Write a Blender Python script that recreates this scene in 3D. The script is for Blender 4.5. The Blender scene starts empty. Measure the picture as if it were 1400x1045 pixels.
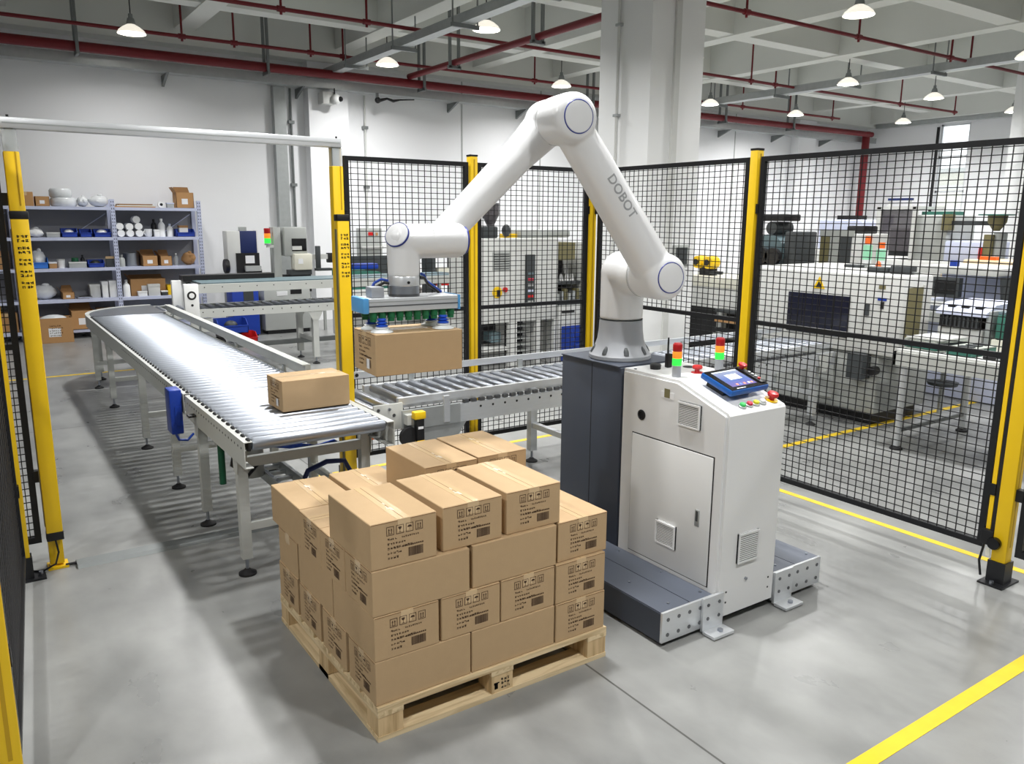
import bpy, bmesh, math, random
from mathutils import Vector, Matrix
random.seed(7)
sc = bpy.context.scene
COL = sc.collection
PI = math.pi

# ------------------------------------------------------------------ camera
cam_d = bpy.data.cameras.new('camera')
cam_d.sensor_width = 36.0
cam_d.lens = 1092.0 / 1400.0 * 36.0
cam_d.clip_start = 0.05
cam_d.clip_end = 120
cam = bpy.data.objects.new('camera', cam_d)
COL.objects.link(cam)
PITCH, ROLL, YAW = 0.2002962, -0.0074294, 0.5950264
fw = Vector((math.sin(YAW) * math.cos(PITCH), math.cos(YAW) * math.cos(PITCH), -math.sin(PITCH)))
rt = Vector((math.cos(YAW), -math.sin(YAW), 0))
dn = fw.cross(rt)
r2 = rt * math.cos(ROLL) + dn * math.sin(ROLL)
d2 = -rt * math.sin(ROLL) + dn * math.cos(ROLL)
CAM = Vector((0, 0, 1.8))
cam.matrix_world = Matrix(((r2.x, -d2.x, -fw.x, CAM.x), (r2.y, -d2.y, -fw.y, CAM.y), (r2.z, -d2.z, -fw.z, CAM.z), (0, 0, 0, 1)))
sc.camera = cam

# ------------------------------------------------------------------ world (overcast daylight outside the window) and exposure
w = bpy.data.worlds.new('world')
sc.world = w
w.use_nodes = True
bg = w.node_tree.nodes['Background']
bg.inputs[0].default_value = (0.93, 0.97, 1.0, 1)
bg.inputs[1].default_value = 2.2
vs = sc.view_settings
vs.view_transform = 'Standard'
vs.look = 'None'
vs.gamma = 1.0
vs.use_curve_mapping = False
vs.exposure = 0.0
LAMP_W = 38.0

# ------------------------------------------------------------------ materials
def lin(c):
    return tuple(((v / 255.0) / 12.92 if v / 255.0 <= 0.04045 else ((v / 255.0 + 0.055) / 1.055) ** 2.4) for v in c)

MATS = {}
def mat(name, rgb, rough=0.5, metal=0.0, var=0.0, scale=8.0, bump=0.0, bscale=60.0, emit=None, estr=0.0, alpha=1.0, trans=0.0, coat=0.0, stretch=None, ior=1.45, spec=0.5):
    m = bpy.data.materials.new(name)
    m.use_nodes = True
    nt = m.node_tree
    b = nt.nodes['Principled BSDF']
    c = lin(rgb)
    b.inputs['Base Color'].default_value = (*c, 1)
    b.inputs['Roughness'].default_value = rough
    b.inputs['Metallic'].default_value = metal
    b.inputs['IOR'].default_value = ior
    b.inputs['Specular IOR Level'].default_value = spec
    if coat:
        b.inputs['Coat Weight'].default_value = coat
        b.inputs['Coat Roughness'].default_value = 0.1
    if trans:
        b.inputs['Transmission Weight'].default_value = trans
    if alpha < 1:
        b.inputs['Alpha'].default_value = alpha
    if emit:
        b.inputs['Emission Color'].default_value = (*lin(emit), 1)
        b.inputs['Emission Strength'].default_value = estr
    if var or bump:
        tc = nt.nodes.new('ShaderNodeTexCoord')
        mp = nt.nodes.new('ShaderNodeMapping')
        nt.links.new(tc.outputs['Object'], mp.inputs[0])
        if stretch:
            mp.inputs['Scale'].default_value = stretch
    if var:
        n = nt.nodes.new('ShaderNodeTexNoise')
        n.inputs['Scale'].default_value = scale
        n.inputs['Detail'].default_value = 5
        nt.links.new(mp.outputs[0], n.inputs['Vector'])
        mx = nt.nodes.new('ShaderNodeMix')
        mx.data_type = 'RGBA'
        mx.inputs['A'].default_value = (*[max(0, v * (1 - var)) for v in c], 1)
        mx.inputs['B'].default_value = (*[min(1, v * (1 + var)) for v in c], 1)
        nt.links.new(n.outputs['Fac'], mx.inputs['Factor'])
        nt.links.new(mx.outputs['Result'], b.inputs['Base Color'])
    if bump:
        n2 = nt.nodes.new('ShaderNodeTexNoise')
        n2.inputs['Scale'].default_value = bscale
        n2.inputs['Detail'].default_value = 4
        nt.links.new(mp.outputs[0], n2.inputs['Vector'])
        bp = nt.nodes.new('ShaderNodeBump')
        bp.inputs['Strength'].default_value = bump
        bp.inputs['Distance'].default_value = 0.004
        nt.links.new(n2.outputs['Fac'], bp.inputs['Height'])
        nt.links.new(bp.outputs[0], b.inputs['Normal'])
    MATS[name] = m
    return m

mat('wall', (240, 241, 243), 0.85, var=0.03, scale=1.3, bump=0.05, bscale=30)
mat('ceil', (216, 218, 213), 0.9, var=0.04, scale=1.1)
mat('column', (235, 236, 236), 0.75, var=0.015, scale=1.5)
mat('galv', (176, 180, 180), 0.42, 0.6, var=0.12, scale=14)
mat('galv_dull', (128, 132, 132), 0.5, 0.5, var=0.08, scale=10)
mat('pipe_red', (108, 16, 25), 0.5, var=0.08, scale=6)
mat('frame_grey', (190, 192, 188), 0.45, var=0.03, scale=5)
mat('alu', (222, 225, 228), 0.36, 0.65, var=0.05, scale=12, stretch=(1, 1, 8))
mat('steel', (166, 171, 180), 0.4, 1.0, var=0.06, scale=30)
mat('steel_dark', (120, 122, 125), 0.35, 0.9, var=0.1, scale=20)
mat('plate_grey', (118, 121, 126), 0.3, 0.55, var=0.06, scale=6)
mat('black', (22, 22, 24), 0.45)
mat('black_gloss', (14, 15, 18), 0.15)
mat('black_frame', (24, 25, 28), 0.42, var=0.2, scale=30)
mat('rubber', (30, 30, 32), 0.75)
mat('yellow', (238, 196, 22), 0.42, var=0.05, scale=9)
mat('yellow_shade', (186, 148, 16), 0.5)  # darker yellow that paints the shading of the post grooves
mat('yellow_line', (236, 200, 40), 0.5, var=0.12, scale=12)
mat('blue_box', (22, 58, 158), 0.42, var=0.06, scale=9)
mat('blue_bin', (28, 62, 160), 0.5, var=0.06, scale=9)
mat('blue_crate', (52, 118, 205), 0.5, var=0.05, scale=9)
mat('blue_hose', (34, 72, 170), 0.35)
mat('blue_pale', (88, 160, 218), 0.4)
mat('blue_cup', (40, 84, 196), 0.4)
mat('green_dark', (22, 92, 62), 0.45)
mat('green_fit', (32, 108, 66), 0.42, var=0.08, scale=20)
mat('white_cup', (236, 239, 239), 0.25, alpha=0.95)
mat('white', (238, 239, 238), 0.45, var=0.015, scale=4)
mat('white_robot', (224, 225, 226), 0.28, coat=0.25)
mat('white_cab', (224, 225, 225), 0.4, var=0.012, scale=3)
mat('door_white', (219, 220, 219), 0.38, var=0.012, scale=3)
mat('ring_blue', (36, 52, 138), 0.35)
mat('logo_grey', (158, 160, 162), 0.5)
mat('grey_cast', (158, 161, 166), 0.42, var=0.03, scale=8)
mat('slate', (66, 72, 84), 0.42, var=0.05, scale=5)
mat('slate_top', (92, 98, 110), 0.4, var=0.05, scale=5)
mat('slot_dark', (60, 62, 62), 0.6)
mat('cardboard', (184, 156, 119), 0.78, var=0.045, scale=22, bump=0.08, bscale=130)
mat('cardboard_in', (150, 112, 72), 0.85, var=0.08, scale=20)
mat('cardboard_dark', (178, 136, 90), 0.8, var=0.06, scale=20)
mat('tape', (208, 180, 140), 0.16, spec=0.7)
mat('tape_shine', (232, 222, 204), 0.08)
mat('seam', (120, 86, 52), 0.85)
mat('ink', (78, 58, 42), 0.8)
mat('ink_black', (30, 28, 26), 0.7)
mat('sticker', (232, 233, 235), 0.4)
mat('red', (196, 34, 34), 0.32)
mat('orange', (238, 110, 40), 0.4)
mat('lens_red', (150, 22, 26), 0.3, emit=(190, 20, 25), estr=0.15)
mat('lens_amber', (235, 140, 50), 0.35, emit=(240, 140, 40), estr=0.55)
mat('lens_green', (40, 220, 60), 0.3, emit=(50, 235, 70), estr=1.3)
mat('btn_green', (60, 190, 96), 0.3)
mat('mint', (150, 214, 178), 0.4)
mat('btn_red', (200, 40, 70), 0.3)
mat('btn_yellow', (214, 210, 40), 0.3)
mat('btn_clear', (222, 224, 226), 0.2)
mat('tablet_blue', (30, 92, 172), 0.35)
mat('shelf_blue', (196, 202, 226), 0.5, var=0.03, scale=6)
mat('shelf_back', (138, 140, 146), 0.7, var=0.05, scale=3)
mat('shelf_hole', (64, 70, 96), 0.6)
mat('plastic_wrap', (226, 229, 231), 0.22, var=0.06, scale=16, bump=0.6, bscale=16, alpha=0.9)
mat('machine_grey', (170, 173, 170), 0.5, var=0.05, scale=4)
mat('machine_white', (206, 207, 204), 0.5, var=0.03, scale=3)
mat('machine_dark', (60, 64, 66), 0.5, var=0.1, scale=8)
mat('machine_blue', (24, 40, 92), 0.4)
mat('machine_teal', (96, 116, 122), 0.45, var=0.06, scale=6)
mat('cream', (214, 212, 198), 0.5, var=0.04, scale=6)
mat('olive', (118, 112, 78), 0.55, var=0.08, scale=7)
mat('smoke_glass', (96, 92, 96), 0.15, alpha=0.72)
mat('window_navy', (26, 28, 44), 0.18)
mat('lilac', (196, 202, 224), 0.5, var=0.04, scale=5)
mat('teal_board', (54, 110, 96), 0.5, var=0.15, scale=9)
mat('board', (180, 186, 178), 0.5, var=0.18, scale=18)
mat('beige', (228, 206, 170), 0.55, var=0.04, scale=5)
mat('pvc_clear', (206, 212, 214), 0.12, alpha=0.45)
mat('glass', (225, 235, 235), 0.05, alpha=0.16)
mat('shade_glow', (240, 240, 236), 0.4, emit=(255, 246, 230), estr=0.8)  # emission stands in for lamp light glowing through the shade
mat('bulb', (255, 255, 250), 0.5, emit=(255, 253, 246), estr=14.0)

# wood with grain
def wood(name, rgb, axis):
    m = mat(name, rgb, 0.7)
    nt = m.node_tree
    b = nt.nodes['Principled BSDF']
    tc = nt.nodes.new('ShaderNodeTexCoord')
    mp = nt.nodes.new('ShaderNodeMapping')
    s = [22.0, 22.0, 22.0]
    s[axis] = 1.6
    mp.inputs['Scale'].default_value = s
    n = nt.nodes.new('ShaderNodeTexNoise')
    n.inputs['Scale'].default_value = 1.6
    n.inputs['Detail'].default_value = 6
    n.inputs['Distortion'].default_value = 0.7
    nt.links.new(tc.outputs['Object'], mp.inputs[0])
    nt.links.new(mp.outputs[0], n.inputs['Vector'])
    cr = nt.nodes.new('ShaderNodeValToRGB')
    c = lin(rgb)
    cr.color_ramp.elements[0].position = 0.32
    cr.color_ramp.elements[0].color = (c[0] * 0.66, c[1] * 0.6, c[2] * 0.52, 1)
    cr.color_ramp.elements[1].position = 0.55
    cr.color_ramp.elements[1].color = (*c, 1)
    nt.links.new(n.outputs['Fac'], cr.inputs[0])
    nt.links.new(cr.outputs[0], b.inputs['Base Color'])
    return m
wood('pine_x', (226, 204, 164), 0)
wood('pine_y', (226, 204, 164), 1)
wood('pine_end', (214, 186, 142), 2)

# polished concrete floor: cloudy grey, fine scratches, saw-cut joints
def floor_mat():
    m = mat('concrete_floor', (150, 151, 150), 0.3)
    nt = m.node_tree
    N, L = nt.nodes, nt.links
    b = N['Principled BSDF']
    tc = N.new('ShaderNodeTexCoord')
    def noise(scale, detail, dist=0.0, st=(1, 1, 1)):
        mp = N.new('ShaderNodeMapping')
        mp.inputs['Scale'].default_value = st
        L.new(tc.outputs['Object'], mp.inputs[0])
        n = N.new('ShaderNodeTexNoise')
        n.inputs['Scale'].default_value = scale
        n.inputs['Detail'].default_value = detail
        n.inputs['Distortion'].default_value = dist
        L.new(mp.outputs[0], n.inputs['Vector'])
        return n
    n1 = noise(0.8, 9, 0.25)
    n2 = noise(4.0, 8, 0.2, (1, 0.6, 1))
    mx = N.new('ShaderNodeMath'); mx.operation = 'MULTIPLY_ADD'
    mx.inputs[1].default_value = 0.55
    L.new(n1.outputs['Fac'], mx.inputs[0])
    m2 = N.new('ShaderNodeMath'); m2.operation = 'MULTIPLY'; m2.inputs[1].default_value = 0.45
    L.new(n2.outputs['Fac'], m2.inputs[0]); L.new(m2.outputs[0], mx.inputs[2])
    cr = N.new('ShaderNodeValToRGB')
    e = cr.color_ramp.elements
    e[0].position = 0.37; e[0].color = (*lin((122, 123, 122)), 1)
    e[1].position = 0.63; e[1].color = (*lin((156, 157, 155)), 1)
    L.new(mx.outputs[0], cr.inputs[0])
    # joints
    sep = N.new('ShaderNodeSeparateXYZ')
    L.new(tc.outputs['Object'], sep.inputs[0])
    def line(axis, pos, wd):
        a = N.new('ShaderNodeMath'); a.operation = 'SUBTRACT'; a.inputs[1].default_value = pos
        L.new(sep.outputs[axis], a.inputs[0])
        c = N.new('ShaderNodeMath'); c.operation = 'ABSOLUTE'; L.new(a.outputs[0], c.inputs[0])
        d = N.new('ShaderNodeMath'); d.operation = 'LESS_THAN'; d.inputs[1].default_value = wd
        L.new(c.outputs[0], d.inputs[0])
        return d
    acc = None
    for ax, p in ((0, 1.945), (0, 7.9), (0, -4.0), (1, 7.72), (1, 1.72 - 3.2), (1, 13.9)):
        d = line(ax, p, 0.0045)
        if acc is None:
            acc = d
        else:
            s = N.new('ShaderNodeMath'); s.operation = 'MAXIMUM'
            L.new(acc.outputs[0], s.inputs[0]); L.new(d.outputs[0], s.inputs[1]); acc = s
    mj = N.new('ShaderNodeMix'); mj.data_type = 'RGBA'
    mj.inputs['B'].default_value = (*lin((84, 84, 82)), 1)
    L.new(acc.outputs[0], mj.inputs['Factor']); L.new(cr.outputs[0], mj.inputs['A'])
    # hairline scuffs
    v = N.new('ShaderNodeTexVoronoi'); v.feature = 'DISTANCE_TO_EDGE'; v.inputs['Scale'].default_value = 1.7
    nd = noise(2.0, 6, 0.8)
    va = N.new('ShaderNodeMixRGB'); va.inputs[0].default_value = 0.45
    L.new(tc.outputs['Object'], va.inputs[1]); L.new(nd.outputs['Color'], va.inputs[2])
    L.new(va.outputs[0], v.inputs['Vector'])
    lt = N.new('ShaderNodeMath'); lt.operation = 'LESS_THAN'; lt.inputs[1].default_value = 0.0022
    L.new(v.outputs['Distance'], lt.inputs[0])
    nm = noise(3.0, 3); th = N.new('ShaderNodeMath'); th.operation = 'GREATER_THAN'; th.inputs[1].default_value = 0.66
    L.new(nm.outputs['Fac'], th.inputs[0])
    mu = N.new('ShaderNodeMath'); mu.operation = 'MULTIPLY'; L.new(lt.outputs[0], mu.inputs[0]); L.new(th.outputs[0], mu.inputs[1])
    mh = N.new('ShaderNodeMath'); mh.operation = 'MULTIPLY'; mh.inputs[1].default_value = 0.07; L.new(mu.outputs[0], mh.inputs[0])
    mk = N.new('ShaderNodeMix'); mk.data_type = 'RGBA'; mk.inputs['B'].default_value = (*lin((96, 96, 94)), 1)
    L.new(mh.outputs[0], mk.inputs['Factor']); L.new(mj.outputs['Result'], mk.inputs['A'])
    L.new(mk.outputs['Result'], b.inputs['Base Color'])
    rr = N.new('ShaderNodeMapRange'); rr.inputs['To Min'].default_value = 0.24; rr.inputs['To Max'].default_value = 0.34
    L.new(n2.outputs['Fac'], rr.inputs['Value']); L.new(rr.outputs[0], b.inputs['Roughness'])
    return m
floor_mat()

# ------------------------------------------------------------------ object helpers
WM = {}
def register(o, mw, parent):
    WM[o] = mw
    if parent is not None:
        o.parent = parent
        o.matrix_parent_inverse = WM[parent].inverted()
    o.matrix_basis = mw

def thing(name, label, cat, loc=(0, 0, 0), group=None):
    o = bpy.data.objects.new(name, None)
    o.empty_display_size = 0.1
    COL.objects.link(o)
    register(o, Matrix.Translation(loc), None)
    return tag(o, label, cat, group)

def tag(o, label=None, cat=None, group=None, kind=None):
    if label: o['label'] = label
    if cat: o['category'] = cat
    if group: o['group'] = group
    if kind: o['kind'] = kind
    return o

def place(name, mesh, parent=None, mw=None, loc=None, rotz=0.0):
    o = bpy.data.objects.new(name, mesh)
    COL.objects.link(o)
    if mw is None:
        mw = Matrix.Translation(loc or (0, 0, 0)) @ Matrix.Rotation(rotz, 4, 'Z')
    register(o, mw, parent)
    return o

def dup(root, off=(0, 0, 0), label=None, group=None, rotz=0.0):
    mw = Matrix.Translation(off) @ WM[root] @ Matrix.Rotation(rotz, 4, 'Z')
    def cp(o, parent):
        c = o.copy()
        COL.objects.link(c)
        if parent is None:
            c.matrix_basis = mw
            WM[c] = mw
        else:
            mpi, mb_ = o.matrix_parent_inverse.copy(), o.matrix_basis.copy()
            c.parent = parent
            c.matrix_parent_inverse = mpi
            c.matrix_basis = mb_
            WM[c] = WM[parent] @ o.matrix_parent_inverse @ o.matrix_basis
        for ch in o.children:
            cp(ch, c)
        return c
    r = cp(root, None)
    if label: r['label'] = label
    if group: r['group'] = group
    return r

class MB:
    def __init__(s):
        s.bm = bmesh.new()
    def _x(s, vs, m):
        if m is not None:
            bmesh.ops.transform(s.bm, matrix=m, verts=vs)
    def box(s, x0, y0, z0, x1, y1, z1, bev=0.0, m=None, seg=2):
        t = bmesh.new() if bev else s.bm
        r = bmesh.ops.create_cube(t, size=1.0)
        M4 = Matrix.Translation(((x0 + x1) / 2, (y0 + y1) / 2, (z0 + z1) / 2)) @ Matrix.Diagonal((abs(x1 - x0), abs(y1 - y0), abs(z1 - z0), 1))
        if m is not None: M4 = m @ M4
        if not bev:
            bmesh.ops.transform(s.bm, matrix=M4, verts=r['verts'])
            return s
        # bevel before transform so edges stay even
        bmesh.ops.transform(t, matrix=Matrix.Diagonal((abs(x1 - x0), abs(y1 - y0), abs(z1 - z0), 1)), verts=t.verts)
        bmesh.ops.bevel(t, geom=t.edges[:], offset=bev, segments=seg, affect='EDGES', profile=0.5)
        T = Matrix.Translation(((x0 + x1) / 2, (y0 + y1) / 2, (z0 + z1) / 2))
        if m is not None: T = m @ T
        bmesh.ops.transform(t, matrix=T, verts=t.verts)
        s.merge(t)
        return s
    def merge(s, t):
        me = bpy.data.meshes.new('tmp')
        t.to_mesh(me); t.free()
        s.bm.from_mesh(me)
        bpy.data.meshes.remove(me)
    def cyl(s, p, q, r, r2=None, seg=16, caps=True):
        p, q = Vector(p), Vector(q)
        d = q - p
        if r2 is None: r2 = r
        res = bmesh.ops.create_cone(s.bm, cap_ends=caps, cap_tris=False, segments=seg, radius1=r, radius2=r2, depth=d.length)
        rot = Vector((0, 0, 1)).rotation_difference(d.normalized()).to_matrix().to_4x4()
        bmesh.ops.transform(s.bm, matrix=Matrix.Translation((p + q) / 2) @ rot, verts=res['verts'])
        return s
    def sphere(s, c, r, sc3=(1, 1, 1), u=20, v=12):
        res = bmesh.ops.create_uvsphere(s.bm, u_segments=u, v_segments=v, radius=r)
        bmesh.ops.transform(s.bm, matrix=Matrix.Translation(c) @ Matrix.Diagonal((*sc3, 1)), verts=res['verts'])
        return s
    def lathe(s, prof, origin=(0, 0, 0), axis=(0, 0, 1), seg=32, close=True):
        rot = Vector((0, 0, 1)).rotation_difference(Vector(axis).normalized()).to_matrix().to_4x4()
        T = Matrix.Translation(origin) @ rot
        rings = []
        for r, z in prof:
            if r < 1e-6:
                rings.append([s.bm.verts.new(T @ Vector((0, 0, z)))])
            else:
                rings.append([s.bm.verts.new(T @ Vector((r * math.cos(2 * PI * i / seg), r * math.sin(2 * PI * i / seg), z))) for i in range(seg)])
        for a, b in zip(rings, rings[1:]):
            for i in range(seg):
                j = (i + 1) % seg
                if len(a) == 1 and len(b) == 1: continue
                if len(a) == 1: s.bm.faces.new((a[0], b[i], b[j]))
                elif len(b) == 1: s.bm.faces.new((a[i], a[j], b[0]))
                else: s.bm.faces.new((a[i], a[j], b[j], b[i]))
        if close:
            if len(rings[0]) > 1: s.bm.faces.new(rings[0][::-1])
            if len(rings[-1]) > 1: s.bm.faces.new(rings[-1])
        return s
    def tube(s, pts, r, seg=8, closed=False):
        pts = [Vector(p) for p in pts]
        n = len(pts)
        prev = None
        rings = []
        for i, p in enumerate(pts):
            if closed: t = (pts[(i + 1) % n] - pts[i - 1]).normalized()
            else: t = (pts[min(i + 1, n - 1)] - pts[max(i - 1, 0)]).normalized()
            if prev is None:
                a = t.orthogonal().normalized()
            else:
                a = (prev - t * prev.dot(t))
                a = a.normalized() if a.length > 1e-6 else t.orthogonal().normalized()
            prev = a
            b = t.cross(a)
            rr = r[i] if isinstance(r, (list, tuple)) else r
            rings.append([s.bm.verts.new(p + (a * math.cos(2 * PI * k / seg) + b * math.sin(2 * PI * k / seg)) * rr) for k in range(seg)])
        prs = list(zip(rings, rings[1:]))
        if closed: prs.append((rings[-1], rings[0]))
        for A, B in prs:
            for k in range(seg):
                j = (k + 1) % seg
                s.bm.faces.new((A[k], A[j], B[j], B[k]))
        if not closed:
            s.bm.faces.new(rings[0][::-1]); s.bm.faces.new(rings[-1])
        return s
    def prism(s, poly, axis, a0, a1):
        """poly: 2D points in the plane normal to axis ('x': (y,z), 'y': (x,z), 'z': (x,y)), extruded a0..a1"""
        def P(u, v, a):
            return {'x': (a, u, v), 'y': (u, a, v), 'z': (u, v, a)}[axis]
        A = [s.bm.verts.new(P(u, v, a0)) for u, v in poly]
        B = [s.bm.verts.new(P(u, v, a1)) for u, v in poly]
        s.bm.faces.new(A[::-1]); s.bm.faces.new(B)
        n = len(poly)
        for i in range(n):
            j = (i + 1) % n
            s.bm.faces.new((A[i], A[j], B[j], B[i]))
        return s
    def quad(s, *pts):
        s.bm.faces.new([s.bm.verts.new(p) for p in pts])
        return s
    def mesh(s, name, m, smooth=None):
        bmesh.ops.recalc_face_normals(s.bm, faces=s.bm.faces[:])
        if smooth is not None:
            for f in s.bm.faces: f.smooth = True
            ang = math.radians(smooth)
            for e in s.bm.edges:
                if len(e.link_faces) == 2:
                    try:
                        e.smooth = e.calc_face_angle() < ang
                    except ValueError:
                        pass
        me = bpy.data.meshes.new(name)
        s.bm.to_mesh(me)
        s.bm.free()
        me.materials.append(MATS[m] if isinstance(m, str) else m)
        return me
    def build(s, name, m, parent=None, smooth=None):
        return place(name, s.mesh(name, m, smooth), parent)

def bx(name, m, parent, *c, bev=0.0):
    return MB().box(*c, bev=bev).build(name, m, parent, 40 if bev else None)

def solo(name, label, cat, m, mb, smooth=None, group=None, base=None):
    """a thing that is one mesh; origin moved to its base"""
    me = mb.mesh(name, m, smooth)
    if base is None:
        xs = [v.co for v in me.vertices]
        base = Vector(((min(v.x for v in xs) + max(v.x for v in xs)) / 2, (min(v.y for v in xs) + max(v.y for v in xs)) / 2, min(v.z for v in xs)))
    me.transform(Matrix.Translation(-Vector(base)))
    o = place(name, me, None, loc=base)
    return tag(o, label, cat, group)

def organic(name, mb, m, parent, voxel=0.008, it=8):
    o = mb.build(name, m, parent)
    r = o.modifiers.new('remesh', 'REMESH'); r.mode = 'VOXEL'; r.voxel_size = voxel; r.use_smooth_shade = True
    sm = o.modifiers.new('smooth', 'SMOOTH'); sm.factor = 0.5; sm.iterations = it
    return o

def bar(x0, y0, z0, x1, y1, z1):
    return MB().box(x0, y0, z0, x1, y1, z1)
# ------------------------------------------------------------------ the hall
def struct(name, m, *boxes, smooth=None):
    b = MB()
    for c in boxes: b.box(*c)
    o = b.build(name, m, None, smooth)
    return tag(o, kind='structure')

SLAB = 5.35
SOFF = 4.66
struct('floor', 'concrete_floor', (-7, -6, -0.1, 21.9, 14.2, 0))
wall_b = struct('wall_back', 'wall', (-7, 14.1, 0, 21.9, 14.3, SLAB))
WY0, WY1, WZ0, WZ1 = 11.2, 11.98, 0.9, 4.36
struct('wall_right', 'wall', (21.8, -6, 0, 22.0, WY0, SLAB), (21.8, WY1, 0, 22.0, 14.1, SLAB), (21.8, WY0, 0, 22.0, WY1, WZ0), (21.8, WY0, WZ1, 22.0, WY1, SLAB))
struct('wall_left', 'wall', (-7.2, -6, 0, -7, 14.3, SLAB))
struct('wall_front', 'wall', (-7.2, -6.2, 0, 22.0, -6, SLAB))
ceil = struct('ceiling', 'ceil', (-7, -6, SLAB, 22.0, 14.3, SLAB + 0.15))
for y in (12.17, 9.22, 6.28, 3.34, 0.4, -2.5):
    bx('beam', 'ceil', ceil, -7, y - 0.15, SOFF, 21.8, y + 0.15, SLAB)
for x in (-4.6, -1.95, 0.66, 3.15, 5.75, 8.5, 10.4, 13.1, 15.9, 18.9):
    bx('beam', 'ceil', ceil, x - 0.15, -6, SOFF - 0.02, x + 0.15, 14.1, SLAB)
bx('beam', 'ceil', ceil, -7, 13.75, 4.42, 21.8, 14.1, SLAB)
bx('beam', 'ceil', ceil, 21.35, -6, 4.5, 21.8, 14.1, SLAB)
# pilasters and joints of the back wall
for i, x in enumerate((5.13, 11.9, 18.4)):
    bx('pilaster', 'wall', wall_b, x, 13.86, 0, x + 0.72, 14.1, 4.42)
for x in (-2.0, 8.3, 10.2, 14.6, 16.2):
    bx('wall_joint', 'machine_grey', wall_b, x, 14.088, 0, x + 0.02, 14.1, 4.42)
# columns
def column(name, x, y):
    c = struct(name, 'column', (x, y, 0, x + 0.83, y + 0.88, SLAB))
    b = MB().cyl((x - 0.03, y + 0.52, 0), (x - 0.03, y + 0.52, SLAB), 0.018, seg=10)
    o = b.build('conduit', 'machine_white', c, 60)
    for z in (1.0, 2.0, 3.0, 4.0):
        bx('clip', 'galv', o, x - 0.055, y + 0.48, z, x, y + 0.56, z + 0.03)
    bx('cable_channel', 'machine_white', c, x + 0.34, y - 0.035, 0, x + 0.42, y, SLAB)
    return c
column('column', 6.55, 6.96)
column('column', 16.72, 6.96)
# window in the far wall
win = struct('window_1', 'alu', (21.84, WY0, WZ0, 21.9, WY0 + 0.05, WZ1), (21.84, WY1 - 0.05, WZ0, 21.9, WY1, WZ1), (21.84, WY0, WZ0, 21.9, WY1, WZ0 + 0.05), (21.84, WY0, WZ1 - 0.05, 21.9, WY1, WZ1))
for z in (1.75, 2.6, 3.5):
    bx('glazing_bar', 'alu', win, 21.84, WY0, z, 21.9, WY1, z + 0.05)
for z0, z1 in ((0.95, 1.75), (1.8, 2.6), (2.65, 3.5), (3.55, 4.31)):
    bx('pane', 'glass', win, 21.86, WY0 + 0.05, z0, 21.875, WY1 - 0.05, z1)
bx('blind_edge', 'black', win, 21.76, WY1 + 0.02, 1.6, 21.8, WY1 + 0.08, 4.3)
# pale building across the yard, seen through the window
out = thing('building', 'pale cream building seen through the tall far window', 'building', (27, 12, 0))
bx('wall', 'cream', out, 27, 6, 0, 29, 18, 3.4)
for z in (0.8, 1.5, 2.2, 2.9):
    bx('ledge', 'machine_white', out, 26.9, 6, z, 27, 18, z + 0.12)
bx('roof', 'machine_grey', out, 26.7, 6, 3.4, 29, 18, 3.55)

# ------------------------------------------------------------------ services under the ceiling
def pipe(name, label, r, p, q, m='pipe_red', cat='pipe', drops=(), rd=0.016, top=SLAB, clamps=()):
    t = thing(name, label, cat, p)
    MB().cyl(p, q, r, seg=18).build('pipe_run', m, t, 60)
    P, Q = Vector(p), Vector(q)
    d = (Q - P).normalized()
    for s in drops:
        c = P + d * s
        b = MB().cyl(c, (c.x, c.y, top), rd, seg=10)
        b.build('riser', m, t, 60)
        MB().cyl(c - d * 0.05, c + d * 0.05, r * 1.45, seg=14).cyl(c - Vector((0, 0, r * 2.6)), c, rd * 1.1, seg=10).build('fitting', m, t, 60)
    for s in clamps:
        c = P + d * s
        n = Vector((-d.y, d.x, 0))
        b = MB()
        for k in (-1, 1):
            e = c + n * (r + 0.03) * k
            b.box(e.x - 0.02, e.y - 0.02, c.z - r - 0.03, e.x + 0.02, e.y + 0.02, top)
        e0, e1 = c - n * (r + 0.05), c + n * (r + 0.05)
        b.box(min(e0.x, e1.x) - 0.02, min(e0.y, e1.y) - 0.02, c.z - r - 0.05, max(e0.x, e1.x) + 0.02, max(e0.y, e1.y) + 0.02, c.z - r)
        b.build('hanger', 'galv_dull', t)
    return t
pipe('fire_main', 'thick red fire pipe running along the top of the back wall', 0.07, (-7, 13.45, 4.17), (21.0, 13.45, 4.17), clamps=(3.2, 5.6, 8.6, 11.3, 14.1, 18.0, 22.0, 24.5))
pipe('fire_branch', 'red branch pipe running from the thick wall pipe towards the white column', 0.05, (6.85, 13.45, 4.28), (6.85, -6, 4.28), clamps=(1.6, 3.9, 6.2, 9.3))
pipe('sprinkler_pipe', 'thin red sprinkler pipe with short risers nearest the back wall', 0.026, (-7, 13.05, 4.4), (18.9, 13.05, 4.4), drops=(3.2, 9.95, 10.7, 11.9, 12.45, 16.3, 18.7, 22.2, 23.9, 25.6))
pipe('sprinkler_pipe', 'thin red sprinkler pipe second from the back wall, passing behind the column', 0.026, (-7, 10.65, 4.4), (20.0, 10.65, 4.4), drops=(4.0, 10.63, 11.8, 17.2, 19.6, 20.3, 24.6, 26.9))
pipe('sprinkler_pipe', 'thin red sprinkler pipe crossing above the right fence, nearest to view', 0.026, (7.385, 7.33, 4.4), (16.715, 7.33, 4.4), drops=(1.12, 3.52, 6.02, 6.62, 8.9))
pipe('fire_riser', 'vertical red fire riser in the far right corner behind the machines', 0.1, (20.9, 13.55, 0.0), (20.9, 13.55, 4.25), clamps=())
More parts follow.
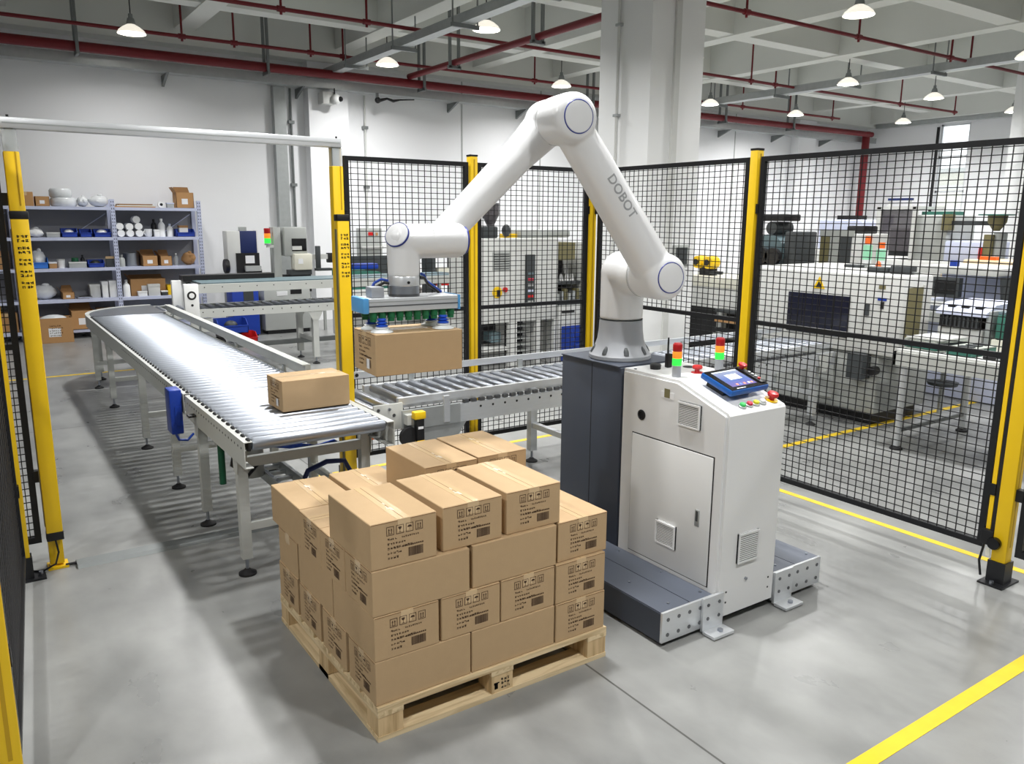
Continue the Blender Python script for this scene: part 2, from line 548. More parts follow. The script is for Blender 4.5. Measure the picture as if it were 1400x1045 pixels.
# galvanised cable trays
def tray(name, label, axis, a0, a1, c, z, wd, hg, hangers, brackets=()):
    t = thing(name, label, 'cable tray', (a0, c, z) if axis == 'x' else (c, a0, z))
    def B(nm, m, u0, u1, v0, v1, z0, z1):
        if axis == 'x': return bx(nm, m, t, u0, v0, z0, u1, v1, z1)
        return bx(nm, m, t, v0, u0, z0, v1, u1, z1)
    B('channel', 'galv', a0, a1, c - wd / 2, c + wd / 2, z, z + hg)
    B('lid', 'galv', a0, a1, c - wd / 2 - 0.008, c + wd / 2 + 0.008, z + hg, z + hg + 0.012)
    for h in hangers:
        B('support', 'galv_dull', h - 0.02, h + 0.02, c - wd / 2 - 0.12, c + wd / 2 + 0.12, z - 0.05, z)
        for k in (-1, 1):
            B('rod', 'galv_dull', h - 0.008, h + 0.008, c + k * (wd / 2 + 0.1) - 0.008, c + k * (wd / 2 + 0.1) + 0.008, z - 0.05, SLAB)
    for h in brackets:
        b = MB()
        if axis == 'x':
            b.prism([(c - wd / 2, z), (14.1, z), (14.1, z - 0.16)], 'x', h - 0.02, h + 0.02)
        else:
            b.prism([(c - wd / 2, z), (21.8, z), (21.8, z - 0.16)], 'y', h - 0.02, h + 0.02)
        b.build('bracket', 'galv_dull', t)
tray('cable_tray', 'long galvanised cable tray fixed along the back wall below the red pipe', 'x', -7, 21.6, 13.8, 3.98, 0.24, 0.13, (), (-1.5, 0.6, 2.85, 5.0, 8.0, 9.6, 12.2, 13.6, 15.6, 17.6, 19.6))
tray('cable_tray', 'grey cable tray slanting out from the back wall over the conveyor', 'y', 13.8, -6, 5.48, 4.2, 0.16, 0.1, (12.6, 10.9, 9.2, 7.5, 5.0))
tray('cable_tray', 'grey cable tray crossing above the right fence between lamps', 'y', 13.8, -6, 13.95, 4.3, 0.2, 0.12, (12.6, 11.0, 9.4, 7.8, 6.0))
tray('cable_tray', 'grey cable tray high along the far right wall above the window', 'y', 13.7, -6, 21.62, 4.38, 0.16, 0.1, ())
o = solo('cable_duct', 'vertical galvanised cable duct on the back wall left of the pilaster', 'duct', 'galv', MB().box(4.56, 13.96, 0, 4.76, 14.1, 3.98))
t = thing('wall_conduit', 'thin grey conduit beside the vertical galvanised duct', 'conduit', (4.88, 14.06, 0))
MB().cyl((4.88, 14.06, 0), (4.88, 14.06, 3.98), 0.02, seg=8).build('pipe_run', 'galv_dull', t, 60)
for z in (1.1, 2.35, 3.4): bx('clip', 'galv_dull', t, 4.83, 14.03, z, 4.93, 14.1, z + 0.05)
t = thing('wall_conduit', 'thin white conduit on the back wall right of the pilaster', 'conduit', (6.25, 14.06, 0))
MB().cyl((6.25, 14.06, 0), (6.25, 14.06, 3.98), 0.02, seg=8).build('pipe_run', 'machine_white', t, 60)
for z in (1.1, 2.35, 3.4): bx('clip', 'galv_dull', t, 6.2, 14.03, z, 6.3, 14.1, z + 0.05)
t = thing('security_camera', 'white security camera hanging from the wall tray near the pilaster', 'camera', (5.52, 13.62, 3.7))
bx('mount', 'machine_white', t, 5.3, 13.62, 3.72, 5.52, 13.86, 3.92, bev=0.01)
MB().cyl((5.5, 13.6, 3.98), (5.5, 13.6, 3.86), 0.012, seg=8).build('stem', 'black', t, 60)
MB().sphere((5.52, 13.58, 3.8), 0.085).build('body', 'white', t, 60)
MB().sphere((5.57, 13.52, 3.8), 0.045).build('lens', 'black_gloss', t, 60)
t = thing('cable_joint', 'black cable joint under the wall tray, right of the security camera', 'cable', (6.3, 13.65, 3.8))
MB().sphere((6.32, 13.64, 3.86), 0.055, (1, 0.8, 1), 12, 8).build('joint', 'black', t, 60)
MB().tube([(6.36, 13.64, 3.86), (6.5, 13.64, 3.9), (6.62, 13.64, 3.87), (6.75, 13.64, 3.9), (7.05, 13.66, 3.93)], [0.03, 0.02, 0.026, 0.014, 0.01], seg=8).build('lead', 'black', t, 60)
bx('strap', 'galv_dull', t, 6.29, 13.62, 3.9, 6.33, 13.66, 3.98)

# ------------------------------------------------------------------ pendant lamps
LZ = 4.225
def lamp_proto():
    t = thing('pendant_lamp', 'lamp', 'lamp', (0, 0, LZ))
    k = 0.97
    def pr(l): return [(r * k, (z - 4.3) * k) for r, z in l]
    O = (0, 0, LZ)
    prof = [(0.185, 4.3), (0.19, 4.305), (0.165, 4.345), (0.11, 4.39), (0.055, 4.42), (0.05, 4.425), (0.1, 4.385), (0.15, 4.345), (0.178, 4.305)]
    MB().lathe(pr(prof), O, seg=28, close=False).build('shade', 'shade_glow', t, 50)
    MB().lathe(pr([(0, 4.285), (0.1, 4.29), (0.155, 4.305), (0.165, 4.325), (0.05, 4.42), (0, 4.42)]), O, seg=28).build('diffuser', 'bulb', t, 60)
    MB().lathe(pr([(0.055, 4.42), (0.06, 4.44), (0.045, 4.5), (0.03, 4.51), (0.028, 4.56), (0, 4.56)]), O, seg=18).build('socket', 'galv_dull', t, 50)
    MB().cyl((0, 0, LZ + 0.23), (0, 0, SLAB), 0.008, seg=6).build('cord', 'black', t)
    return t
LX = [2.23, 6.12, 9.75, 13.85, 16.8, 20.2]
LROWS = [12.8, 9.45, 6.36, 3.2, 0.0]
LABELS = {
 (2.23, 12.8): 'lit pendant lamp above the shelf wall, leftmost in view',
 (6.12, 12.8): 'lit pendant lamp below the slanting cable tray, near the back wall',
 (9.75, 12.8): 'lit pendant lamp just left of the white column, over the arm elbow',
 (13.85, 12.8): 'lit pendant lamp hanging just right of the white column',
 (16.8, 12.8): 'lit pendant lamp in the back row, second right of the column',
 (20.2, 12.8): 'lit pendant lamp in the far right corner near the window',
 (6.12, 9.45): 'large lit pendant lamp at top centre above the grey tray',
 (9.75, 9.45): 'lit pendant lamp almost hidden behind the right edge of the column',
 (13.85, 9.45): 'lit pendant lamp under the grey tray crossing above the right fence',
 (16.8, 9.45): 'lit pendant lamp right of the grey tray above the right fence',
 (9.75, 6.36): 'large lit pendant lamp at the top edge, above the right fence',
}
proto = lamp_proto()
first = True
for y in LROWS:
    for x in ([-1.6] if y < 6 else []) + LX:  # leftmost near lamps are unseen fill, added to soften shadows
        if y < 6 and x > 10: continue
        yy = y
        xx = x
        if (x, y) == (20.2, 12.8): yy = 12.1
        if (x, y) == (6.12, 9.45): yy = 9.72
        if (x, y) == (9.75, 6.36): xx = 9.42
        if (x, y) == (6.12, 6.36): xx = 4.3  # unseen lamp shifted aside to keep a hot spot off the column
        xx *= 0.97; yy *= 0.97
        lab = LABELS.get((x, y), 'white enamel pendant lamp out of view, put there to light the hall')
        if first:
            lp = proto; first = False
            register(lp, Matrix.Translation((xx, yy, LZ)), None)
        else:
            lp = dup(proto, (xx - WM[proto].translation.x, yy - WM[proto].translation.y, 0))
        lp['label'] = lab
        lp['group'] = 'pendant lamps under the ceiling'
        ld = bpy.data.lights.new('lamp_light', 'AREA')
        ld.shape = 'DISK'; ld.size = 0.26; ld.energy = LAMP_W; ld.color = (1.0, 0.995, 0.985); ld.spread = math.radians(155)
        lo = bpy.data.objects.new('lamp_light', ld)
        COL.objects.link(lo)
        register(lo, Matrix.Translation((xx, yy, LZ - 0.024)), lp)

# ------------------------------------------------------------------ floor markings
def strip(label, x0, y0, x1, y1):
    return solo('floor_marking', label, 'floor marking', 'yellow_line', MB().box(x0, y0, 0.0, x1, y1, 0.0015))
strip('yellow floor line in the lower right corner, in front of the cabinet', 1.2, 1.285, 9.0, 1.345)
strip('yellow floor line just outside the right fence', 4.42, 1.0, 4.47, 5.3)
strip('yellow floor line just behind the back fence', 1.9, 5.25, 4.42, 5.3)
strip('yellow floor line in front of the shelf unit', -3.0, 10.35, 1.9, 10.41)
strip('yellow floor line under the big white machine beyond the right fence', 4.9, 3.94, 12.0, 4.0)
# ------------------------------------------------------------------ fence
def post(label, x, y, z1=2.24, wd=0.06, base=True, group='yellow fence posts'):
    t = thing('fence_post', label, 'fence post', (x, y, 0), group)
    h = wd / 2
    bx('upright', 'yellow', t, x - h, y - h, 0.08, x + h, y + h, z1, bev=0.006)
    bx('groove_shade', 'yellow_shade', t, x - 0.006, y - h - 0.001, 0.2, x + 0.006, y - h + 0.004, z1 - 0.02)  # dark strip on the face, painting the shade in the groove
    bx('cap', 'black', t, x - h, y - h, z1, x + h, y + h, z1 + 0.012)
    b = MB().box(x - 0.09, y - 0.06, 0, x + 0.09, y + 0.06, 0.01).box(x - h - 0.008, y - h - 0.008, 0.01, x + h + 0.008, y + h + 0.008, 0.12)
    b.build('foot_plate', 'black_frame', t)
    for k in (-1, 1): MB().cyl((x + k * 0.07, y, 0.01), (x + k * 0.07, y, 0.025), 0.011, seg=6).build('bolt', 'steel', t)
    return t

def panel(label, A, B, z0=0.165, z1=2.2, mid=1.16, hole=None, group='black mesh fence panels'):
    A, B = Vector((*A, 0)), Vector((*B, 0))
    L = (B - A).length
    ang = math.atan2(B.y - A.y, B.x - A.x)
    R = Matrix.Translation(A) @ Matrix.Rotation(ang, 4, 'Z')
    t = thing('mesh_fence', label, 'fence', A, group)
    f = 0.03
    def P(nm, *c):
        return MB().box(*c, m=R).build(nm, 'black_frame', t)
    P('frame_bar', 0, -f / 2, z0, f, f / 2, z1)
    P('frame_bar', L - f, -f / 2, z0, L, f / 2, z1)
    P('frame_bar', f, -f / 2, z1 - f, L - f, f / 2, z1)
    P('frame_bar', f, -f / 2, z0, L - f, f / 2, z0 + f)
    P('middle_rail', f, -f / 2 + 0.003, mid - 0.014, L - f, f / 2 - 0.003, mid + 0.014)
    b = MB()
    wv = 0.0022
    n = int(L / 0.048)
    for i in range(1, n):
        x = L * i / n
        if hole and hole[0] < x < hole[1]:
            b.box(x - wv, -0.004, mid, x + wv, 0.0, z1 - f, m=R)
        else:
            b.box(x - wv, -0.004, z0 + f, x + wv, 0.0, z1 - f, m=R)
    k = int((z1 - z0) / 0.0365)
    for j in range(1, k):
        z = z0 + (z1 - z0) * j / k
        if hole and z < mid:
            b.box(f, 0.0, z - wv, hole[0], 0.004, z + wv, m=R)
            b.box(hole[1], 0.0, z - wv, L - f, 0.004, z + wv, m=R)
        else:
            b.box(f, 0.0, z - wv, L - f, 0.004, z + wv, m=R)
    o = b.build('wire_mesh', 'black', t)
    o['kind'] = 'stuff'
    for z in (0.45, 1.85):
        MB().box(-0.03, -0.02, z, 0.005, 0.02, z + 0.06, m=R).build('clamp', 'black', t)
        MB().box(L - 0.005, -0.02, z, L + 0.03, 0.02, z + 0.06, m=R).build('clamp', 'black', t)
    return t

FX, FY = 4.2, 5.05
post('yellow fence post behind the robot forearm, between two back panels', 3.06, FY)
post('yellow corner fence post where back and right fences meet', 4.17, FY)
post('tall yellow fence post behind the control tablet', FX, 3.465)
post('yellow fence post at the right edge, standing on a black foot plate', FX + 0.0, 1.755, wd=0.07)
post('thin yellow fence post at the left edge beside the light curtain', 0.075, 4.49)
post('yellow fence post cut off by the lower left corner, nearest to view', -0.05, 2.62)
post('yellow fence post partly hidden behind the right light curtain', 2.03, FY)
panel('black mesh panel left in the back fence, behind the gripper', (2.085, FY), (3.02, FY))
panel('black mesh panel right in the back fence, under the robot arm', (3.1, FY), (4.13, FY))
panel('black mesh panel behind the robot shoulder, next to the corner post', (FX, FY - 0.06), (FX, 3.51), hole=(0.1, 0.98))
panel('large black mesh panel at the right, in front of the white machines', (FX, 3.42), (FX, 1.845))
panel('black mesh panel cut off by the right edge', (FX, 1.69), (FX, 0.2))
panel('black mesh panel seen through beside the left light curtain', (-1.45, 4.66), (0.17, 4.66), z0=0.12)
panel('black mesh panel seen edge-on at the left, nearest to view', (0.07, 4.42), (-0.035, 2.72), z0=0.13)
# lock strip on the right post
t = thing('gate_lock', 'black gate lock with yellow strip fixed on the right fence post', 'lock', (FX, 1.82, 0.2))
bx('strip', 'yellow', t, FX - 0.015, 1.818, 0.22, FX + 0.015, 1.838, 2.2)
bx('seal', 'rubber', t, FX - 0.012, 1.79, 0.22, FX + 0.02, 1.816, 2.2)
bx('lock_body', 'black', t, FX - 0.04, 1.79, 0.19, FX + 0.02, 1.85, 0.27, bev=0.006)
MB().lathe([(0, -0.015), (0.03, -0.015), (0.034, 0), (0.03, 0.015), (0, 0.015)], (FX - 0.05, 1.775, 0.215), (1, 0, 0), seg=16).build('knob', 'black_gloss', t, 40)
MB().tube([(FX - 0.03, 1.83, 0.19), (FX - 0.04, 1.84, 0.1), (FX - 0.03, 1.83, 0.02)], 0.006, seg=6).build('cable', 'black', t, 60)
bx('tag', 'cream', t, FX - 0.052, 1.79, 0.14, FX - 0.048, 1.81, 0.18)

# ------------------------------------------------------------------ light-curtain gate
def glyphs(b, x0, z0, n, sz, rng, wmax=0.9):
    """rows of illegible stamped characters in the xz plane at y = 0"""
    for i in range(n):
        x = x0 + i * sz * 1.25
        for k in range(rng.randint(3, 5)):
            if rng.random() < 0.5:
                z = z0 + rng.uniform(0, 0.85) * sz
                b.append((x, z, x + sz * rng.uniform(0.6, 1), z + sz * 0.21))
            else:
                xx = x + rng.uniform(0, 0.85) * sz
                b.append((xx, z0, xx + sz * 0.21, z0 + sz * rng.uniform(0.6, 1)))
def curtain(label, x, y):
    t = thing('light_curtain', label, 'light curtain', (x, y, 0), 'safety light curtains')
    bx('post', 'yellow', t, x - 0.033, y - 0.03, 0.02, x + 0.033, y + 0.03, 2.1, bev=0.005)
    bx('post_groove_shade', 'yellow_shade', t, x + 0.012, y - 0.032, 1.85, x + 0.018, y - 0.029, 2.1)  # groove shading painted as a dark strip here too
    bx('clear_sleeve', 'pvc_clear', t, x - 0.03, y - 0.028, 2.1, x + 0.03, y + 0.028, 2.2)
    bx('joint_block', 'galv', t, x - 0.018, y - 0.02, 2.1, x + 0.018, y + 0.02, 2.205)
    bx('foot_plate', 'yellow', t, x - 0.045, y - 0.05, 0, x + 0.05, y + 0.045, 0.012)
    h = bx('housing', 'yellow', t, x - 0.037, y - 0.085, 0.21, x + 0.037, y - 0.031, 1.79, bev=0.006)
    bx('window_strip', 'olive', h, x - 0.041, y - 0.075, 0.25, x - 0.036, y - 0.045, 1.74)
    bx('end_cap', 'black', t, x - 0.039, y - 0.087, 0.17, x + 0.039, y - 0.029, 0.215, bev=0.004)
    bx('end_cap', 'black', t, x - 0.039, y - 0.087, 1.785, x + 0.039, y - 0.029, 1.825, bev=0.006)
    rng = random.Random(3)
    g = []
    for row in range(5):
        for sub in range(2):
            glyphs(g, x - 0.02, 1.7 - row * 0.055 - sub * 0.02, 3, 0.014, rng)
    b = MB()
    for a, c, d, e in g: b.quad((a, y - 0.0862, c), (d, y - 0.0862, c), (d, y - 0.0862, e), (a, y - 0.0862, e))
    o = b.build('printed_text', 'ink_black', h); o['kind'] = 'stuff'
    MB().tube([(x, y - 0.06, 0.17), (x + 0.008, y - 0.07, 0.1), (x - 0.01, y - 0.07, 0.04), (x - 0.07, y - 0.07, 0.015), (x - 0.14, y - 0.02, 0.012)], 0.005, seg=6).build('cable', 'black', t, 60)
    return t
curtain('yellow safety light curtain post at the left side of the gate', 0.225, 4.58)
curtain('yellow safety light curtain post in the middle, left of the gripper', 1.845, 4.58)
t = thing('gate_beam', 'pale aluminium beam spanning the gate between the yellow light curtains', 'beam', (0.2, 4.58, 2.205))
bx('profile', 'alu', t, 0.19, 4.545, 2.205, 1.87, 4.615, 2.255, bev=0.003)
bx('slot', 'galv', t, 0.2, 4.5435, 2.226, 1.86, 4.546, 2.232)
for x in (0.225, 1.845): MB().cyl((x, 4.56, 2.255), (x, 4.56, 2.266), 0.006, seg=8).build('bolt', 'black', t)
t = thing('floor_threshold', 'grey aluminium cable ramp on the floor across the gate', 'cable ramp', (0.9, 4.53, 0))
MB().prism([(4.475, 0), (4.49, 0.018), (4.555, 0.024), (4.6, 0.0)], 'x', 0.31, 1.72).build('cover', 'galv_dull', t)
MB().cyl((0.26, 4.54, 0.012), (0.31, 4.54, 0.012), 0.008, seg=8).build('cable', 'black', t)

# ------------------------------------------------------------------ roller conveyors
def roller_mesh(L, r, seg=18):
    me = MB().lathe([(0.008, -L / 2 - 0.03), (0.008, -L / 2 - 0.012), (r * 0.82, -L / 2 - 0.012), (r, -L / 2), (r, L / 2), (r * 0.82, L / 2 + 0.012), (0.008, L / 2 + 0.012), (0.008, L / 2 + 0.03)], axis=(1, 0, 0), seg=seg).mesh('roller', 'steel', 40)
    return me
def leg(t, x, y, ztop, wd=0.05, m='frame_grey', foot=True, gusset=None):
    l = bx('leg', m, t, x - wd / 2, y - wd / 2, 0.09, x + wd / 2, y + wd / 2, ztop)
    if foot:
        MB().cyl((x, y, 0.02), (x, y, 0.1), 0.009, seg=8).build('foot_stem', 'steel', l, 60)
        MB().lathe([(0.045, 0), (0.045, 0.01), (0.022, 0.022), (0.012, 0.032), (0, 0.032)], (x, y, 0), seg=18).build('foot_pad', 'rubber', l, 40)
    return l
def holes(b, pts, n, r=0.006, d=0.0012):
    """small round holes as dark discs just proud of a face with normal n"""
    for p in pts:
        b.cyl(Vector(p) - Vector(n) * 0.001, Vector(p) + Vector(n) * d, r, seg=8)

RT = 0.785     # top of the rollers
# --- front transfer table
c1 = thing('roller_conveyor', 'short grey roller table with one carton on it, at the front end', 'conveyor', (1.36, 4.25, 0), 'roller conveyors')
X0, X1 = 0.975, 1.745
ya, yb = 3.66, 4.87
def rail_profile(sgn, x, z0=0.645, z1=0.775, fl=0.04, th=0.004):
    """C channel, web at x, flanges towards +sgn"""
    return [(x, z0), (x + sgn * fl, z0), (x + sgn * fl, z0 + th), (x + sgn * th, z0 + th), (x + sgn * th, z1 - th), (x + sgn * fl, z1 - th), (x + sgn * fl, z1), (x, z1)]
ra = MB().prism(rail_profile(1, X0), 'y', ya, yb).build('side_rail', 'frame_grey', c1)
hb = MB(); holes(hb, [(X0, ya + 0.05 + 0.055 * i, 0.738) for i in range(21)], (-1, 0, 0)); hb.build('bolt_holes', 'black', ra)['kind'] = 'stuff'
MB().prism(rail_profile(-1, X1), 'y', ya, yb).build('side_rail', 'frame_grey', c1)
R1 = roller_mesh(0.66, 0.031)
for i in range(14):
    place('roller', R1, c1, loc=((X0 + X1) / 2, ya + 0.035 + i * 0.0865, RT - 0.031))
for i in range(14):
    y = ya + 0.035 + i * 0.0865
    MB().lathe([(0.03, 0), (0.034, 0.004), (0.034, 0.012), (0.02, 0.014)], (X0 + 0.022, y, RT - 0.031), (1, 0, 0), seg=12).build('sprocket', 'rubber', c1, 40)
for x, y in ((1.03, 3.94), (1.03, 4.75), (1.69, 3.94), (1.69, 4.75)):
    l = leg(c1, x, y, 0.66)
    s = -1 if x < 1.3 else 1
    MB().prism([(y - 0.055, 0.7), (y + 0.055, 0.7), (y + 0.03, 0.55), (y - 0.03, 0.55)], 'x', x + s * 0.026, x + s * 0.03).build('gusset', 'frame_grey', l)
bx('cross_bar', 'frame_grey', c1, 1.055, 3.92, 0.575, 1.665, 3.96, 0.625)
bx('cross_bar', 'frame_grey', c1, 1.055, 3.92, 0.24, 1.665, 3.96, 0.28)
bx('cross_bar', 'frame_grey', c1, 1.055, 4.73, 0.575, 1.665, 4.77, 0.625)
bx('side_bar', 'frame_grey', c1, 1.67, 3.965, 0.24, 1.71, 4.725, 0.28)
bx('sensor_bracket', 'black', c1, 0.935, 4.6, 0.70, 0.975, 4.66, 0.71)
MB().lathe([(0, -0.16), (0.062, -0.16), (0.066, -0.12), (0.066, 0.1), (0.05, 0.14), (0, 0.14)], (1.24, 4.5, 0.5), (0, 0, 1), seg=20).build('drive_motor', 'machine_grey', c1, 40)
MB().tube([(1.14, 4.42, 0.6), (1.1, 4.4, 0.45), (1.18, 4.38, 0.38), (1.27, 4.42, 0.45)], 0.011, seg=6).build('motor_cable', 'black', c1, 60)
MB().tube([(1.1, 4.62, 0.64), (1.1, 4.62, 0.28)], 0.02, seg=8).build('hose', 'green_dark', c1, 60)
# cable ladder with blue hoses lying under the table
t = thing('cable_ladder', 'grey cable ladder with blue hoses under the roller table', 'cable ladder', (1.4, 4.25, 0.3))
for x in (1.3, 1.44): bx('rail', 'galv', t, x, 3.75, 0.3, x + 0.02, 4.85, 0.36)
for k in range(9): bx('rung', 'galv', t, 1.32, 3.8 + k * 0.12, 0.31, 1.44, 3.83 + k * 0.12, 0.33)
for k in range(5): MB().tube([(1.33 + 0.025 * k, 4.9, 0.56 - 0.02 * k), (1.34 + 0.03 * k, 4.5, 0.5), (1.42 + 0.02 * k, 4.15, 0.56), (1.6, 4.05 + k * 0.02, 0.585)], 0.008, seg=6).build('hose', 'blue_hose', t, 60)
MB().tube([(1.36, 4.05, 0.36), (1.4, 4.02, 0.47), (1.5, 4.0, 0.51), (1.6, 4.0, 0.5), (1.65, 4.0, 0.4)], 0.014, seg=8).build('corrugated_hose', 'machine_blue', t, 60)
# blue junction box
t = thing('junction_box', 'bright blue control box hung on the conveyor side rail', 'control box', (0.94, 4.98, 0.53))
bx('body', 'blue_box', t, 0.9, 4.93, 0.53, 0.97, 5.06, 0.8, bev=0.008)
bx('lid', 'blue_crate', t, 0.905, 5.06, 0.6, 0.965, 5.085, 0.79, bev=0.006)
bx('rib', 'blue_box', t, 0.925, 4.924, 0.58, 0.955, 4.93, 0.7)
MB().tube([(0.93, 5.0, 0.53), (0.95, 4.99, 0.48), (1.0, 5.0, 0.47), (1.04, 5.02, 0.5)], 0.008, seg=6).build('cable', 'blue_hose', t, 60)

# --- long main conveyor with the curved far end
c2 = thing('roller_conveyor', 'long grey roller conveyor running back to a curved far end', 'conveyor', (1.36, 7.2, 0), 'roller conveyors')
ya, yb = 4.91, 9.5
ra = MB().prism(rail_profile(1, X0, 0.655, 0.775), 'y', ya, yb).build('side_rail', 'frame_grey', c2)
hb = MB(); holes(hb, [(X0, ya + 0.25 + 0.06 * i, 0.738) for i in range(34)], (-1, 0, 0)); hb.build('bolt_holes', 'black', ra)['kind'] = 'stuff'
MB().prism(rail_profile(-1, X1, 0.655, 0.765), 'y', ya, yb - 0.1).build('side_rail', 'frame_grey', c2)
g = bx('guard_rail', 'frame_grey', c2, 1.755, 5.0, 0.79, 1.79, 9.35, 0.865)
bx('guard_lip', 'frame_grey', g, 1.735, 5.0, 0.857, 1.755, 9.35, 0.865)
for y in (5.4, 6.6, 7.8, 9.0): bx('guard_bracket', 'galv', c2, 1.745, y, 0.7, 1.757, y + 0.05, 0.8)
for i in range(51):
    y = ya + 0.03 + i * 0.0865
    if y > 9.33: break
    place('roller', R1, c2, loc=((X0 + X1) / 2, y, RT - 0.031))
    MB().lathe([(0.03, 0), (0.034, 0.004), (0.034, 0.012), (0.02, 0.014)], (X0 + 0.022, y, RT - 0.031), (1, 0, 0), seg=10).build('sprocket', 'rubber', c2, 40)
# curve
cxr, cyr, Ro, Ri = 1.745, 9.5, 0.77, 0.06
def arc(R, a0=90, a1=180, n=16): return [(cxr + R * math.cos(math.radians(a1 + (a0 - a1) * i / n)), cyr + R * math.sin(math.radians(a1 + (a0 - a1) * i / n))) for i in range(n + 1)]
b = MB()
o1, o0 = arc(Ro), arc(Ro - 0.04)
b.prism(o1 + o0[::-1], 'z', 0.655, 0.785)
b.build('curved_rail', 'frame_grey', c2)
b = MB()
b.prism(arc(Ro - 0.042) + [(cxr, 9.36), (1.02, 9.36)], 'z', 0.76, 0.779)
b.build('curve_plate', 'plate_grey', c2)
for x, y in ((1.03, 5.55), (1.03, 6.68), (1.03, 8.36), (1.03, 9.41), (1.12, 9.9), (1.69, 5.55), (1.69, 6.68), (1.69, 8.36), (1.69, 9.41)):
    l = leg(c2, x, y, 0.66)
    s = -1 if x < 1.3 else 1
    MB().prism([(y - 0.055, 0.7), (y + 0.055, 0.7), (y + 0.03, 0.57), (y - 0.03, 0.57)], 'x', x + s * 0.026, x + s * 0.03).build('gusset', 'frame_grey', l)
for y in (5.55, 6.68, 8.36, 9.41): bx('cross_bar', 'frame_grey', c2, 1.055, y - 0.02, 0.25, 1.665, y + 0.02, 0.29)

# --- two-level conveyor at the back
def xconv(t, xa, xb, y0, y1, z1, pitch, rr, hg=0.095, m='frame_grey', top=0.0, belt=False):
    n = MB().prism([(y0, z1 - hg), (y0 + 0.04, z1 - hg), (y0 + 0.04, z1 - hg + 0.005), (y0 + 0.005, z1 - hg + 0.005), (y0 + 0.005, z1 - 0.005), (y0 + 0.04, z1 - 0.005), (y0 + 0.04, z1), (y0, z1)], 'x', xa, xb).build('side_rail', m, t)
    MB().prism([(y1, z1 - hg), (y1 - 0.04, z1 - hg), (y1 - 0.04, z1 - hg + 0.005), (y1 - 0.005, z1 - hg + 0.005), (y1 - 0.005, z1 - 0.005), (y1 - 0.04, z1 - 0.005), (y1 - 0.04, z1), (y1, z1)], 'x', xa, xb).build('side_rail', m, t)
    hb = MB(); holes(hb, [(xa + 0.08 + i * pitch, y0, z1 - 0.035) for i in range(int((xb - xa - 0.1) / pitch))], (0, -1, 0), r=0.007)
    hb.build('bolt_holes', 'black', n)['kind'] = 'stuff'
    rm = roller_mesh(y1 - y0 - 0.1, rr, seg=14)
    for i in range(int((xb - xa - 0.06) / pitch)):
        place('roller', rm, t, mw=Matrix.Translation((xa + 0.05 + i * pitch, (y0 + y1) / 2, z1 + top - rr)) @ Matrix.Rotation(PI / 2, 4, 'Z'))
bk = thing('roller_conveyor', 'grey lower roller conveyor at the back, in front of the wall machines', 'conveyor', (3.4, 9.9, 0), 'roller conveyors')
xconv(bk, 1.76, 5.7, 9.58, 10.25, 0.765, 0.115, 0.028, top=0.004)
for x in (3.53, 5.4):
    for y in (9.63, 10.2):
        l = leg(bk, x, y, 0.68, wd=0.07)
        MB().prism([(x - 0.11, 0.7), (x + 0.11, 0.7), (x + 0.04, 0.56), (x - 0.04, 0.56)], 'y', y - 0.042, y - 0.037).build('gusset', 'frame_grey', l)
    bx('cross_bar', 'frame_grey', bk, x - 0.02, 9.67, 0.28, x + 0.02, 10.16, 0.33)
bx('floor_channel', 'galv_dull', bk, 2.5, 10.14, 0.2, 5.6, 10.19, 0.26)
up = thing('roller_conveyor', 'grey upper conveyor beam with blue belt at the back, above the lower rollers', 'conveyor', (3.4, 9.9, 0.95), 'roller conveyors')
xconv(up, 2.14, 5.7, 9.58, 10.25, 1.05, 0.2, 0.02, hg=0.1, top=-0.01)
bx('belt', 'machine_teal', up, 2.2, 9.64, 1.045, 5.65, 10.19, 1.062)
bx('black_cover', 'black', up, 2.1, 10.1, 1.05, 3.2, 10.3, 1.12)
e = bx('end_plate', 'white', up, 1.99, 9.56, 0.66, 2.15, 9.62, 1.06, bev=0.01)
MB().lathe([(0.05, 0), (0.05, 0.004), (0.04, 0.006), (0, 0.006)], (2.07, 9.56, 0.93), (0, -1, 0), seg=20).build('emblem', 'ink_black', e, 30)
MB().lathe([(0.0, 0.006), (0.03, 0.006), (0.03, 0.009), (0.0, 0.009)], (2.07, 9.56, 0.93), (0, -1, 0), seg=12).build('emblem_centre', 'white', e, 30)
MB().lathe([(0, 0), (0.014, 0), (0.014, 0.004), (0, 0.004)], (2.07, 9.56, 0.82), (0, -1, 0), seg=12).build('screw', 'black', e, 30)
bx('end_plate', 'white', up, 1.99, 10.2, 0.66, 2.15, 10.26, 1.06, bev=0.01)
bx('end_bracket', 'frame_grey', up, 2.05, 9.6, 0.5, 2.28, 9.63, 0.66)
for x in (4.6, 5.6):
    for y in (9.6, 10.21): bx('upright', 'frame_grey', up, x, y - 0.015, 0.765, x + 0.05, y + 0.015, 0.95)

# --- cross conveyor feeding the machine behind the right fence
c3 = thing('roller_conveyor', 'silver cross conveyor running behind the dark cabinet to the right machine', 'conveyor', (4.1, 4.5, 0), 'roller conveyors')
ZT = 0.742
xa, xb, y0, y1 = 2.06, 6.35, 4.26, 4.76
bx('top_rail', 'alu', c3, xa, y0, 0.70, xb, y0 + 0.03, 0.742)
n = bx('side_beam', 'alu', c3, 2.35, y0 - 0.035, 0.55, xb, y0 - 0.002, 0.665)
hb = MB(); holes(hb, [(2.62 + 0.093 * i, y0 - 0.035, 0.635) for i in range(38)], (0, -1, 0), r=0.008); hb.build('bolt_holes', 'black', n)['kind'] = 'stuff'
b = MB()
for i in range(60): b.box(2.5 + i * 0.06, y0 - 0.03, 0.668, 2.535 + i * 0.06, y0 - 0.006, 0.688)
ch = b.build('drive_chain', 'steel_dark', c3); ch['kind'] = 'stuff'
